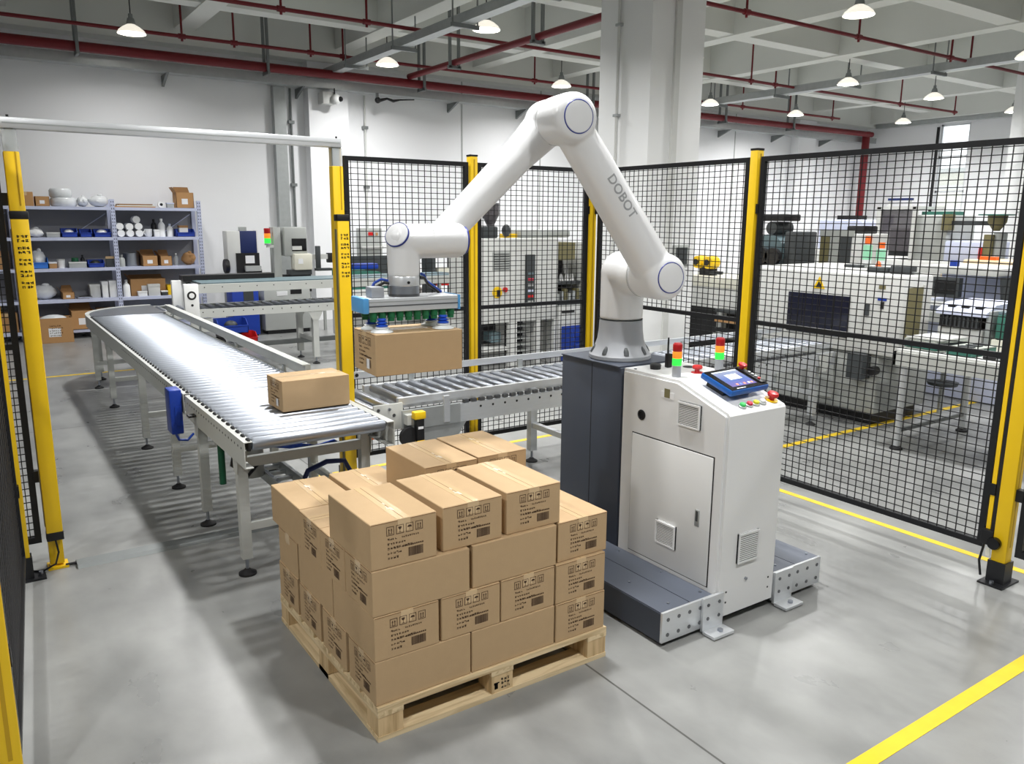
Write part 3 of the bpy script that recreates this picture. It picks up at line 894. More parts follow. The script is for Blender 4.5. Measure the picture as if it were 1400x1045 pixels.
bx('side_beam', 'alu', c3, xa, y1, 0.55, xb, y1 + 0.035, 0.73)
gr = bx('guard_rail', 'alu', c3, 1.86, y1 + 0.05, 0.775, xb, y1 + 0.075, 0.818)
MB().lathe([(0, 0), (0.012, 0), (0.012, 0.004), (0, 0.004)], (2.03, y1 + 0.05, 0.797), (0, -1, 0), seg=12).build('screw', 'black', gr, 30)
for x in (2.4, 3.3, 4.0, 5.0, 6.0): bx('guard_bracket', 'galv', c3, x, y1 + 0.036, 0.6, x + 0.04, y1 + 0.052, 0.79)
rm = roller_mesh(0.42, 0.026, seg=16)
for i in range(46):
    place('roller', rm, c3, mw=Matrix.Translation((xa + 0.04 + i * 0.093, (y0 + y1) / 2, ZT + 0.004 - 0.026)) @ Matrix.Rotation(PI / 2, 4, 'Z'))
for x in (3.4, 5.0, 6.18):
    for y in (4.3, 4.75):
        leg(c3, x, y, 0.57, wd=0.055, m='alu')
    bx('cross_bar', 'alu', c3, x - 0.02, 4.33, 0.27, x + 0.02, 4.72, 0.31)
MB().prism([(6.1, 0.66), (6.3, 0.66), (6.22, 0.5), (6.14, 0.5)], 'y', 4.215, 4.22).build('gusset', 'frame_grey', c3)
# end rollers and sensor at the transfer
rm2 = roller_mesh(0.5, 0.032, seg=16)
for x, z in ((1.97, 0.70), (1.9, 0.675)):
    place('end_roller', rm2, c3, mw=Matrix.Translation((x, 4.47, z)) @ Matrix.Rotation(PI / 2, 4, 'Z'))
ep = bx('end_plate', 'frame_grey', c3, 1.87, 4.2, 0.57, 2.06, 4.215, 0.73, bev=0.004)
for x, z in ((1.9, 0.7), (1.9, 0.6), (2.0, 0.66)): MB().cyl((x, 4.2, z), (x, 4.196, z), 0.01, seg=10).build('screw', 'steel_dark', ep)
bx('bracket_plate', 'galv', c3, 2.05, 4.19, 0.56, 2.45, 4.215, 0.68)
bx('slide_block', 'alu', c3, 2.33, 4.18, 0.575, 2.37, 4.2, 0.74)
MB().prism([(2.15, 0.56), (2.5, 0.56), (2.4, 0.42), (2.2, 0.42)], 'y', 4.2, 4.206).build('gusset', 'galv', c3)
bx('lower_rod', 'orange', c3, 1.9, 4.3, 0.5, 1.93, 4.6, 0.53)
MB().lathe([(0, 0), (0.06, 0), (0.06, 0.03), (0, 0.03)], (2.07, 4.16, 0.53), (0, -1, 0), seg=20).build('drive_wheel', 'rubber', c3, 30)
t = thing('photo_sensor', 'yellow and black sensor on the end of the cross conveyor', 'sensor', (2.13, 4.12, 0.46))
bx('body', 'black', t, 2.1, 4.1, 0.46, 2.15, 4.14, 0.64, bev=0.004)
bx('head', 'yellow', t, 2.085, 4.095, 0.64, 2.16, 4.145, 0.685, bev=0.006)
bx('foot', 'yellow', t, 2.1, 4.097, 0.455, 2.15, 4.143, 0.51, bev=0.004)
bx('display', 'sticker', t, 2.108, 4.098, 0.58, 2.142, 4.101, 0.595)
bx('bracket', 'frame_grey', t, 2.06, 4.145, 0.6, 2.14, 4.19, 0.66)
# ------------------------------------------------------------------ pallet
PX0, PX1, PY0, PY1 = 1.016, 2.055, 2.318, 3.36
pal = thing('pallet', 'pale pine wooden pallet under the stacked cartons', 'pallet', ((PX0 + PX1) / 2, (PY0 + PY1) / 2, 0))
for x in (PX0, PX0 + 0.31, PX0 + 0.62, PX0 + 0.93):
    pass
nb = 7
wdt = 0.115
for i in range(nb):          # top deck boards run along x
    y = PY0 + i * (PY1 - PY0 - wdt) / (nb - 1)
    bx('deck_board', 'pine_x', pal, PX0, y, 0.113, PX1, y + wdt, 0.134)
for x in (PX0, (PX0 + PX1) / 2 - 0.05, PX1 - 0.1):     # stringer boards
    bx('stringer_board', 'pine_y', pal, x, PY0, 0.094, x + 0.1, PY1, 0.113)
for y in (PY0, (PY0 + PY1) / 2 - 0.05, PY1 - 0.1):     # bottom runners
    bx('bottom_board', 'pine_x', pal, PX0, y, 0.0, PX1, y + 0.1, 0.02)
for x in (PX0, PX1 - 0.1):
    bx('bottom_board', 'pine_y', pal, x, PY0 + 0.1, 0.0, x + 0.1, PY1 - 0.1, 0.02)
for x in (PX0, (PX0 + PX1) / 2 - 0.05, PX1 - 0.1):
    for y in (PY0, (PY0 + PY1) / 2 - 0.05, PY1 - 0.1):
        bx('block', 'pine_end', pal, x + 0.002, y + 0.002, 0.02, x + 0.098, y + 0.098, 0.094)
# brand stamp on the middle front block (illegible)
g = []
rng = random.Random(5)
for r_ in range(3): glyphs(g, 0.045, 0.032 + r_ * 0.016, 3, 0.011, rng)
glyphs(g, 0.012, 0.036, 1, 0.026, rng); glyphs(g, 0.012, 0.036, 1, 0.026, rng)
b = MB()
xs = (PX0 + PX1) / 2 - 0.05
for a, c, d, e in g: b.quad((xs + a, PY0 + 0.0012, c), (xs + d, PY0 + 0.0012, c), (xs + d, PY0 + 0.0012, e), (xs + a, PY0 + 0.0012, e))
b.build('stamp', 'ink_black', pal)['kind'] = 'stuff'

# ------------------------------------------------------------------ cartons
def icon_shapes(kind, x, z, s):
    """rectangles/polygons of one framed handling symbol, box s wide, lower left (x,z)"""
    h = s * 1.12
    t = s * 0.07
    P = [[(x, z), (x + s, z), (x + s, z + t), (x, z + t)], [(x, z + h - t), (x + s, z + h - t), (x + s, z + h), (x, z + h)],
         [(x, z + t), (x + t, z + t), (x + t, z + h - t), (x, z + h - t)], [(x + s - t, z + t), (x + s, z + t), (x + s, z + h - t), (x + s - t, z + h - t)]]
    if kind == 'up':
        for k in (0.34, 0.66):
            c = x + s * k
            P.append([(c - t * 0.6, z + h * 0.22), (c + t * 0.6, z + h * 0.22), (c + t * 0.6, z + h * 0.6), (c - t * 0.6, z + h * 0.6)])
            P.append([(c - s * 0.11, z + h * 0.58), (c + s * 0.11, z + h * 0.58), (c, z + h * 0.8)])
        P.append([(x + s * 0.2, z + h * 0.15), (x + s * 0.8, z + h * 0.15), (x + s * 0.8, z + h * 0.2), (x + s * 0.2, z + h * 0.2)])
    elif kind == 'glass':
        c = x + s * 0.5
        P.append([(c - s * 0.22, z + h * 0.8), (c - s * 0.2, z + h * 0.6), (c, z + h * 0.42), (c + s * 0.2, z + h * 0.6), (c + s * 0.22, z + h * 0.8)])
        P.append([(c - t * 0.5, z + h * 0.22), (c + t * 0.5, z + h * 0.22), (c + t * 0.5, z + h * 0.45), (c - t * 0.5, z + h * 0.45)])
        P.append([(c - s * 0.14, z + h * 0.16), (c + s * 0.14, z + h * 0.16), (c + s * 0.14, z + h * 0.22), (c - s * 0.14, z + h * 0.22)])
    else:
        c = x + s * 0.5
        P.append([(c + s * 0.3 * math.cos(a), z + h * 0.52 + s * 0.28 * math.sin(a)) for a in [PI * i / 8 for i in range(9)]])
        P.append([(c - t * 0.4, z + h * 0.2), (c + t * 0.4, z + h * 0.2), (c + t * 0.4, z + h * 0.54), (c - t * 0.4, z + h * 0.54)])
    return P
def print_mesh(W, H):
    """marking on an end face: local u across (0..W), z up, at v = 0 looking along -v"""
    polys = []
    sz = 0.0285
    for k, kind in enumerate(('up', 'glass', 'umbrella', 'up')):
        polys += icon_shapes(kind, W * 0.235 + k * 0.0365, H * 0.69, sz)
    rng = random.Random(11)
    g = []
    rows = [(0.59, 4, 0.0075), (0.59, 9, 0.006), (0.485, 7, 0.008), (0.385, 9, 0.0085), (0.28, 5, 0.0085), (0.175, 4, 0.0085)]
    for i, (f, n, s) in enumerate(rows):
        glyphs(g, W * (0.25 if i != 1 else 0.46), H * f, n, s, rng)
    for i in range(11):
        g.append((W * 0.25 + 0.055 + i * 0.0075, H * 0.385, W * 0.25 + 0.0605 + i * 0.0075, H * 0.385 + 0.0055))
    x = W * 0.56
    while x < W * 0.78:
        wd = rng.choice((0.0008, 0.0012, 0.0022))
        g.append((x, H * 0.15, x + wd, H * 0.345))
        x += wd + rng.choice((0.0008, 0.0012))
    b = MB()
    for P in polys: b.quad(*[(u, 0, z) for u, z in P])
    for a, c, d, e in g: b.quad((a, 0, c), (d, 0, c), (d, 0, e), (a, 0, e))
    return b.mesh('printed_marking', 'ink')

def carton_meshes(L, W, H):
    """local: long axis along +x, 0..L, 0..W, 0..H; printed end at x = 0"""
    e = 0.0022
    body = MB().box(0, 0, 0, L, W, H, bev=e, seg=1).mesh('body', 'cardboard')
    tw = 0.048
    tp = MB().box(-0.0006, W / 2 - tw / 2, H - 0.045, 0.0, W / 2 + tw / 2, H + 0.0004).box(-0.0006, W / 2 - tw / 2, H, L + 0.0006, W / 2 + tw / 2, H + 0.0006).box(L, W / 2 - tw / 2, H - 0.045, L + 0.0006, W / 2 + tw / 2, H + 0.0004).mesh('tape', 'tape')
    sm = MB().box(0.004, W / 2 - 0.0009, H, L - 0.004, W / 2 + 0.0009, H + 0.0009).mesh('flap_seam', 'seam')
    cr = MB().box(-0.0007, 0.004, H - 0.0045, 0.0005, W / 2 - tw / 2, H - 0.0028).box(-0.0007, W / 2 + tw / 2, H - 0.0045, 0.0005, W - 0.004, H - 0.0028).mesh('flap_edge', 'seam')
    wr = MB()
    rg = random.Random(2)
    for k in range(5):
        x = 0.01 + k * 0.012 + rg.uniform(0, 0.1); y = W / 2 + rg.uniform(-0.02, 0.012)
        wr.box(x, y, H + 0.0005, x + rg.uniform(0.006, 0.04), y + rg.uniform(0.002, 0.008), H + 0.0011)
    sh = wr.mesh('tape_wrinkle_glint', 'tape_shine')  # wrinkles in a paler colour that paints glints on the tape
    pm = print_mesh(W, H)
    return body, tp, sm, pm, sh, cr
CM = {}
def carton(label, L, W, H, origin, heading, flip=False, group='brown cartons stacked on the pallet', cat='carton', mirror=False):
    """origin: world corner of the local frame; heading: rotation of the local x axis"""
    key = (L, W, H)
    if key not in CM: CM[key] = carton_meshes(L, W, H)
    body, tp, sm, pm, sh, cr = CM[key]
    mw = Matrix.Translation(origin) @ Matrix.Rotation(heading, 4, 'Z')
    c = mw @ Vector((L / 2, W / 2, 0))
    t = thing('carton', label, cat, c, group)
    bd = place('body', body, t, mw=mw)
    tpo = place('tape', tp, t, mw=mw)
    place('tape_wrinkle_glint', sh, tpo, mw=mw @ (Matrix.Translation((L, W, 0)) @ Matrix.Rotation(PI, 4, 'Z') if random.random() < 0.5 else Matrix.Identity(4)))
    place('flap_seam', sm, tpo, mw=mw)
    place('flap_edge', cr, bd, mw=mw)
    # print on the x = 0 end: u runs along -y seen from outside -> from y=W to y=0
    R = Matrix(((0, 1, 0, -0.0008), (-1, 0, 0, W), (0, 0, 1, 0), (0, 0, 0, 1)))
    if flip:
        R = Matrix(((0, -1, 0, L + 0.0008), (1, 0, 0, 0), (0, 0, 1, 0), (0, 0, 0, 1)))
    place('printed_marking', pm, t, mw=mw @ R)['kind'] = 'stuff'
    return t
LX_, WX_ = 0.383, 0.234       # cartons lying along x
LY_, WY_ = 0.372, 0.251       # cartons lying along y
HC = 0.166
Z0 = 0.1345
def cx(label, x, y, layer, jit=0.0, flip=False):     # long axis along +x, printed end towards -x
    return carton(label, LX_, WX_, HC, (x, y, Z0 + layer * (HC + 0.0012)), jit, flip)
def cy_(label, x, y, layer, jit=0.0, flip=False):    # long axis along +y, printed end towards -y
    return carton(label, LY_, WY_, HC, (x + WY_, y, Z0 + layer * (HC + 0.0012)), PI / 2 + jit, flip)
HID = 'brown carton buried inside the pallet stack behind the outer cartons'
# bottom layer
names = ['nearest the front corner', 'second from the front corner', 'third from the front corner', 'at the far left end']
for k in range(4):
    y = 2.328 + k * 0.2625
    cx('brown carton in the bottom layer, left face, ' + names[k], 1.016, y, 0)
    if k == 0:
        cx('brown carton in the bottom layer, plain side mid front face', 1.405, y, 0)
    else:
        cx(HID, 1.405, y, 0)
cy_('brown carton in the bottom layer at the right end of the front face', 1.795, 2.326, 0)
cy_(HID, 1.795, 2.72, 0)
# second layer
cy_('brown carton in the second layer at the front corner, printed end in front', 1.016, 2.328, 1)
cy_('brown carton in the second layer, second printed end from the front corner', 1.279, 2.33, 1)
cy_('brown carton in the second layer, third printed end from the front corner', 1.537, 2.332, 1)
cy_('brown carton in the second layer at the right end, middle of its column', 1.795, 2.33, 1)
cy_('brown carton in the second layer, plain long side in the middle of the left face', 1.018, 2.714, 1)
cx('brown carton in the second layer at the far left end, plain side', 1.018, 3.105, 1, flip=True)
for x in (1.3, 1.56, 1.815): cy_(HID, x, 2.72, 1)
# third layer
cx('brown carton in the third layer at the front corner, below the top near carton', 1.014, 2.33, 2)
cx('brown carton in the third layer, second printed end along the left face', 1.012, 2.567, 2)
cx('brown carton in the third layer, third printed end along the left face', 1.012, 2.803, 2)
cx('brown carton in the third layer, plain long side right of the front corner one', 1.414, 2.336, 2)
cy_('brown carton on top of the right-end column, its taped top visible', 1.812, 2.345, 2)
cy_('brown carton in the third layer at the far left, taped top in view', 1.016, 3.042, 2)
cy_('brown carton in the third layer at the back, beside the far left one', 1.29, 3.05, 2)
for x, y in ((1.42, 2.62), ): cx(HID, x, y, 2)
cy_(HID, 1.56, 2.862, 2); cy_(HID, 1.815, 2.73, 2)
# top layer
cy_('top brown carton at the front corner, nearest to view', 1.014, 2.334, 3)
cy_('top brown carton in the middle of the front row', 1.297, 2.347, 3, 0.004)
cy_('top brown carton at the right end of the front row, shiny tape', 1.573, 2.353, 3, -0.004)
cy_('top brown carton behind, left of the two rear ones', 1.462, 2.792, 3)
cy_('top brown carton behind, right of the two rear ones', 1.725, 2.802, 3)
# carton on the roller table and the one in the gripper
g = carton('brown carton travelling on the front roller table', 0.38, 0.245, 0.167, (1.308, 4.102, 0.7865), 0.012, group='cartons being handled')
def small_sticker(t, mw):
    me = MB().box(-0.0014, 0.07, 0.02, -0.0008, 0.1, 0.06).mesh('sticker', 'sticker')
    place('sticker', me, t, mw=mw)
small_sticker(g, Matrix.Translation((1.308, 4.102, 0.7865)) @ Matrix.Rotation(0.012, 4, 'Z'))
HM = Matrix.Translation((1.2885, 2.858, 1.189)) @ Matrix.Rotation(-0.06, 4, 'Z')
g = carton('brown carton hanging from the suction gripper', 0.38, 0.245, 0.167, (1.2885, 2.858, 1.189), -0.06, group='cartons being handled')
small_sticker(g, HM)

# ------------------------------------------------------------------ robot cabinet
cab = thing('robot_cabinet', 'white control cabinet with dark slate rear column carrying the robot', 'cabinet', (2.82, 2.8, 0))
CX0, CX1, CYF, CYM, CYB, CT = 2.62, 3.02, 2.225, 2.9, 3.385, 1.088
# white body: side profile with sloping console, chamfered front corner
b = MB()
prof = [(CYF + 0.02, 0.045), (CYM, 0.045), (CYM, CT), (2.525, CT), (CYF + 0.01, 0.992), (CYF, 0.98), (CYF, 0.045)]
b.prism(prof, 'x', CX0, CX1)
bmesh.ops.recalc_face_normals(b.bm, faces=b.bm.faces[:])
bmesh.ops.bevel(b.bm, geom=[e for e in b.bm.edges if abs(e.verts[0].co.x - e.verts[1].co.x) < 1e-5], offset=0.014, segments=2, affect='EDGES')
b.build('body', 'white_cab', cab, 30)
b = MB().box(CX0, CYM + 0.004, 0.045, CX1, CYB, CT - 0.002, bev=0.004)
dk = b.build('rear_column', 'slate', cab, 30)
bx('panel_seam', 'ink_black', dk, CX0 - 0.001, 3.13, 0.1, CX0 + 0.001, 3.134, CT - 0.01)
bx('top_plate', 'slate', cab, CX0 - 0.004, CYM + 0.02, CT - 0.002, CX1 + 0.004, CYB + 0.004, CT + 0.004)
# door
bx('door_gap', 'ink_black', cab, CX0 - 0.001, 2.282, 0.174, CX0 + 0.001, 2.812, 0.788)
d = bx('door', 'door_white', cab, CX0 - 0.006, 2.287, 0.179, CX0 - 0.001, 2.807, 0.783, bev=0.002)
hd = bx('handle', 'galv', d, CX0 - 0.011, 2.346, 0.445, CX0 - 0.006, 2.372, 0.524, bev=0.002)
bx('handle_slot', 'machine_dark', hd, CX0 - 0.0125, 2.353, 0.47, CX0 - 0.011, 2.365, 0.518)
def louvre(parent, plane, c0, u0, u1, z0, z1, n=12):
    """vent grille; plane 'x': face at x=c0 looking -x, u = y; plane 'y': face at y=c0 looking -y, u = x"""
    def B(nm, m, p, d0, d1, a0, a1, q0, q1, bev=0.0):
        if plane == 'x': return bx(nm, m, p, c0 - d1, a0, q0, c0 - d0, a1, q1, bev=bev)
        return bx(nm, m, p, a0, c0 - d1, q0, a1, c0 - d0, q1, bev=bev)
    v = B('vent', 'slot_dark', parent, 0.0, 0.008, u0, u1, z0, z1)
    e = 0.008
    B('vent_frame', 'white_cab', v, 0.0, 0.014, u0, u0 + e, z0, z1)
    B('vent_frame', 'white_cab', v, 0.0, 0.014, u1 - e, u1, z0, z1)
    B('vent_frame', 'white_cab', v, 0.0, 0.014, u0 + e, u1 - e, z1 - e, z1)
    B('vent_frame', 'white_cab', v, 0.0, 0.014, u0 + e, u1 - e, z0, z0 + e)
    p = (z1 - z0 - 2 * e) / n
    for i in range(n):
        B('slat', 'white_cab', v, 0.006, 0.0115, u0 + e, u1 - e, z0 + e + p * i + p * 0.5, z0 + e + p * (i + 1))
louvre(cab, 'x', CX0, 2.373, 2.509, 0.889, 1.0)
louvre(d, 'x', CX0 - 0.006, 2.482, 2.61, 0.287, 0.399)
louvre(cab, 'y', CYF, 2.734, 2.872, 0.285, 0.425, n=13)
MB().lathe([(0, 0), (0.024, 0), (0.026, 0.005), (0.018, 0.008), (0.016, 0.002), (0, 0.002)], (CX0, 2.75, 0.883), (-1, 0, 0), seg=24).build('key_lock', 'black', cab, 30)
p = bx('name_plate', 'sticker', cab, CX0 - 0.0015, 2.545, 0.995, CX0, 2.625, 1.025)
bx('name_badge', 'olive', p, CX0 - 0.0025, 2.57, 0.998, CX0 - 0.0015, 2.605, 1.04)
MB().cyl((2.807, CYF, 0.196), (2.807, CYF - 0.008, 0.196), 0.007, seg=10).build('bolt', 'steel', cab, 40)
for x in (CX0 + 0.06, CX1 - 0.05):
    for z in (0.11, 0.16): MB().cyl((x, CYF - 0.0005, z), (x, CYF - 0.0015, z), 0.005, seg=8).build('bolt_hole', 'black', cab)
bx('top_screw', 'black', cab, CX0 + 0.03, CYM - 0.06, CT, CX0 + 0.04, CYM - 0.05, CT + 0.003)
# base with two side outriggers
for side, (xa, xb) in enumerate(((2.297, 2.618), (3.022, 3.385))):
    y0, y1 = 2.245, 3.36
    og = MB().prism([(y0, 0.018), (y1, 0.018), (y1, 0.152), (y0, 0.152)], 'x', xa, xb).build('outrigger', 'slate', cab)
    ym = (xa + xb) / 2 + (0.02 if side == 0 else 0.0)
    bx('cover_plate', 'slate_top', og, xa + 0.004, y0 + 0.004, 0.152, ym - 0.002, y1, 0.157)
    bx('cover_plate', 'slate_top', og, ym + 0.002, y0 + 0.004, 0.152, xb, y1, 0.157)
    for x in (xa + 0.09, xb - 0.03):
        for y in (y0 + 0.05, y0 + 0.3, y0 + 0.6): MB().cyl((x, y, 0.157), (x, y, 0.161), 0.006, seg=8).build('cover_screw', 'steel', og)
    pl = bx('end_plate', 'alu', cab, xa - 0.004, y0 - 0.014, 0.022, xb, y0 - 0.001, 0.162, bev=0.002)
    n = 5
    for i in range(n):
        for z in (0.055, 0.125):
            x = xa + 0.03 + i * (xb - xa - 0.06) / (n - 1)
            MB().lathe([(0.009, 0), (0.009, 0.002), (0.0, 0.002)], (x, y0 - 0.014, z), (0, -1, 0), seg=10).build('bolt_hole', 'steel_dark', pl)
    bxx = xb - 0.09 if side == 0 else xa - 0.005
    br = MB().box(bxx, y0 - 0.03, 0.012, bxx + 0.13, y0 - 0.0145, 0.17, bev=0.002).box(bxx, y0 - 0.1, 0.004, bxx + 0.13, y0 - 0.03, 0.018, bev=0.002).build('floor_bracket', 'alu', cab)
    for x in (bxx + 0.03, bxx + 0.1):
        for z in (0.07, 0.135): MB().cyl((x, y0 - 0.03, z), (x, y0 - 0.033, z), 0.008, seg=10).build('bolt_hole', 'steel_dark', br)
    MB().cyl((bxx + 0.07, y0 - 0.07, 0.018), (bxx + 0.07, y0 - 0.07, 0.028), 0.013, seg=6).build('anchor_bolt', 'steel', br)
    bx('gap_shadow', 'black', cab, xa + 0.03, y0 + 0.1, 0.0, xb - 0.02, y1 - 0.05, 0.018)  # black block standing in for the shadow under the outrigger
bx('plinth', 'black', cab, CX0 + 0.02, CYF + 0.05, 0.0, CX1 - 0.02, CYB - 0.05, 0.045)
bx('side_pocket', 'black', cab, 2.294, 2.75, 0.02, 2.2985, 3.1, 0.1)

# console: knobs and buttons
sl = math.atan2(CT - 0.99, 0.30)
SN = Vector((0, -math.sin(sl), math.cos(sl)))
def on_slope(x, y): return Vector((x, y, 0.99 + (y - CYF) * math.tan(sl)))
def button(name, x, y, m, r=0.014, h=0.016):
    p = on_slope(x, y)
    o = MB().lathe([(r + 0.004, 0), (r + 0.004, 0.006), (r + 0.001, 0.008), (0, 0.008)], p, SN, seg=18).build('bezel', 'galv', cab, 30)
    MB().lathe([(r, 0.007), (r, h), (r - 0.003, h + 0.003), (0, h + 0.003)], p, SN, seg=18).build(name, m, o, 30)
button('green_button', 2.752, 2.262, 'btn_green')
button('red_button', 2.797, 2.262, 'btn_red')
button('yellow_button', 2.842, 2.263, 'btn_yellow')
button('clear_button', 2.886, 2.264, 'btn_clear')
def estop(p, n, s=1.0, collar=True):
    o = MB().lathe([(0.03 * s, 0), (0.03 * s, 0.004), (0, 0.004)], p, n, seg=22).build('collar', 'yellow' if collar else 'red', cab, 30)
    MB().lathe([(0.013 * s, 0.004), (0.013 * s, 0.018 * s), (0.024 * s, 0.021 * s), (0.026 * s, 0.03 * s), (0.022 * s, 0.038 * s), (0.006 * s, 0.041 * s), (0, 0.041 * s)], p, n, seg=22).build('emergency_button', 'red', o, 35)
estop(on_slope(2.963, 2.275), SN)
estop((2.845, 2.62, CT), (0, 0, 1), 0.95, False)
MB().lathe([(0.026, 0), (0.028, 0.02), (0.024, 0.026), (0, 0.026)], (2.745, 2.8, CT), seg=20).build('black_knob', 'black', cab, 35)
MB().lathe([(0.03, 0), (0.03, 0.002), (0, 0.002)], (2.925, 2.75, CT), seg=24).build('cable_grommet', 'black', cab, 35)
# signal towers
def tower(label, x, y, z=CT, s=1.0, base_h=0.055):
    t = thing('signal_tower', label, 'signal light', (x, y, z), 'signal light towers')
    r = 0.021 * s
    MB().cyl((x, y, z), (x, y, z + base_h), r, seg=22).build('base', 'grey_cast', t, 50)
    zz = z + base_h
    for nm, m in (('green_lens', 'lens_green'), ('amber_lens', 'lens_amber'), ('red_lens', 'lens_red')):
        MB().lathe([(r, 0), (r + 0.001, 0.002), (r + 0.001, 0.031 * s), (r, 0.033 * s)], (x, y, zz), seg=22).build(nm, m, t, 50)
        zz += 0.033 * s
    MB().lathe([(r, 0), (r - 0.004, 0.006), (0, 0.007)], (x, y, zz), seg=22).build('cap', 'lens_red', t, 50)
    return t
tower('red amber green signal tower at the front edge of the cabinet', 2.685, 2.6)
tower('red amber green signal tower at the rear right of the cabinet, behind the tablet', 2.99, 2.615)
t = thing('radio', 'small black radio with antenna standing behind the signal tower', 'radio', (2.83, 2.8, CT))
bx('body', 'black', t, 2.815, 2.785, CT, 2.845, 2.81, CT + 0.07, bev=0.004)
MB().cyl((2.823, 2.797, CT + 0.07), (2.823, 2.797, CT + 0.15), 0.005, 0.004, seg=8).build('antenna', 'black', t)
# teach tablet lying on the slope on a wedge
t = thing('teach_tablet', 'blue framed teach tablet with lit screen propped on the console', 'tablet', (2.83, 2.4, 1.02))
T = Matrix.Translation(on_slope(2.845, 2.395) + SN * 0.028) @ Matrix.Rotation(sl, 4, 'X') @ Matrix.Rotation(math.radians(2), 4, 'Z')
def tb(nm, m, p, *c, bev=0.0): return MB().box(*c, bev=bev, m=T).build(nm, m, p, 40 if bev else None)
tb('stand', 'black', t, -0.11, -0.03, -0.028, 0.08, 0.07, 0.012)
bo = tb('body', 'tablet_blue', t, -0.137, -0.09, 0.0, 0.125, 0.098, 0.03, bev=0.008)
tb('bezel', 'black_gloss', bo, -0.131, -0.084, 0.029, 0.119, 0.092, 0.0315)
# screen, flat print: panels of a user interface
def screen_mat():
    m = bpy.data.materials.new('screen'); m.use_nodes = True
    nt = m.node_tree; N = nt.nodes; L = nt.links
    b = N['Principled BSDF']
    tc = N.new('ShaderNodeTexCoord')
    gr = N.new('ShaderNodeTexGradient')
    mp = N.new('ShaderNodeMapping'); mp.inputs['Rotation'].default_value = (0, 0, PI / 2)
    L.new(tc.outputs['Generated'], mp.inputs[0]); L.new(mp.outputs[0], gr.inputs[0])
    sep = N.new('ShaderNodeSeparateXYZ'); L.new(tc.outputs['Generated'], sep.inputs[0])
    cr = N.new('ShaderNodeValToRGB')
    e = cr.color_ramp.elements
    e[0].position = 0.0; e[0].color = (*lin((150, 130, 214)), 1)
    e[1].position = 1.0; e[1].color = (*lin((196, 206, 226)), 1)
    k = cr.color_ramp.elements.new(0.4); k.color = (*lin((104, 140, 226)), 1)
    L.new(sep.outputs['Y'], cr.inputs[0])
    b.inputs['Base Color'].default_value = (0.02, 0.02, 0.03, 1)
    b.inputs['Roughness'].default_value = 0.15
    L.new(cr.outputs[0], b.inputs['Emission Color'])
    b.inputs['Emission Strength'].default_value = 0.85
    MATS['screen'] = m
screen_mat()
mat('ui_pale', (206, 222, 226), 0.3, emit=(206, 222, 226), estr=0.7)
mat('ui_blue', (70, 110, 220), 0.3, emit=(70, 110, 220), estr=0.7)
mat('ui_orange', (220, 130, 90), 0.3, emit=(220, 130, 90), estr=0.7)
s_ = tb('screen', 'screen', bo, -0.1, -0.06, 0.0316, 0.068, 0.075, 0.032)
tb('dialog', 'ui_pale', s_, -0.05, -0.005, 0.0321, 0.03, 0.04, 0.0323)
for i in range(3): tb('dialog_line', 'ui_blue', s_, -0.04, 0.006 + i * 0.01, 0.0324, 0.01 - i * 0.006, 0.009 + i * 0.01, 0.0325)
tb('header', 'ui_pale', s_, -0.098, 0.066, 0.0321, 0.066, 0.073, 0.0323)
for x, m in ((-0.06, 'ui_orange'), (-0.035, 'ui_blue'), (-0.01, 'ui_orange'), (0.02, 'ui_pale'), (0.04, 'ui_orange')): tb('icon', m, s_, x, -0.052, 0.0321, x + 0.014, -0.04, 0.0323)
tb('maker_strip', 'sticker', bo, -0.09, -0.079, 0.0316, -0.03, -0.074, 0.032)
hb_ = tb('side_grip', 'black', t, 0.085, -0.07, 0.03, 0.119, 0.085, 0.037, bev=0.003)
for y, m in ((-0.04, 'red'), (-0.02, 'galv'), (0.0, 'galv'), (0.02, 'galv')): MB().cyl(T @ Vector((0.103, y, 0.036)), T @ Vector((0.103, y, 0.043)), 0.007, seg=12).build('key', m, hb_, 40)
nrm = T.to_3x3() @ Vector((0, 0, 1))
MB().lathe([(0.011, 0), (0.011, 0.012), (0.02, 0.014), (0.02, 0.024), (0, 0.027)], T @ Vector((0.103, 0.065, 0.036)), nrm, seg=20).build('emergency_button', 'red', hb_, 35)

# ------------------------------------------------------------------ robot arm
BX, BY = 2.805, 3.13
PHI = math.radians(-9.0)
AV = Vector((-math.cos(PHI), -math.sin(PHI), 0))
SV = Vector((math.sin(PHI), -math.cos(PHI), 0))
def J(r, d, z): return Vector((BX, BY, 0)) + AV * r + SV * d + Vector((0, 0, z))
arm = thing('industrial_robot', 'white six-axis robot arm with blue joint rings, on a grey base', 'robot', (BX, BY, CT))
zb = CT + 0.004
prof = [(0.158, zb), (0.162, zb + 0.006), (0.162, zb + 0.022), (0.155, zb + 0.03), (0.136, zb + 0.06), (0.122, zb + 0.1), (0.115, zb + 0.15), (0.112, 1.295), (0.105, 1.297), (0, 1.297)]
bp_ = MB().lathe(prof, (BX, BY, 0), seg=48).build('base_pedestal', 'grey_cast', arm, 30)
for k in range(8):
    a = 2 * PI * (k + 0.36) / 8
    q = Vector((BX + 0.142 * math.cos(a), BY + 0.142 * math.sin(a), zb + 0.031))
    rot = Matrix.Translation(q) @ Matrix.Rotation(a, 4, 'Z')
    me = MB().lathe([(0, -0.004), (0.017, -0.003), (0.015, 0.02), (0.008, 0.04), (0, 0.046)], seg=14)
    bmesh.ops.transform(me.bm, matrix=rot @ Matrix.Rotation(math.radians(-20), 4, 'Y'), verts=me.bm.verts)
    me.build('bolt_pocket', 'machine_dark', bp_, 50)
MB().lathe([(0.1125, 1.2975), (0.1125, 1.3005), (0, 1.3005)], (BX, BY, 0), seg=40).build('base_seam', 'machine_dark', arm, 30)
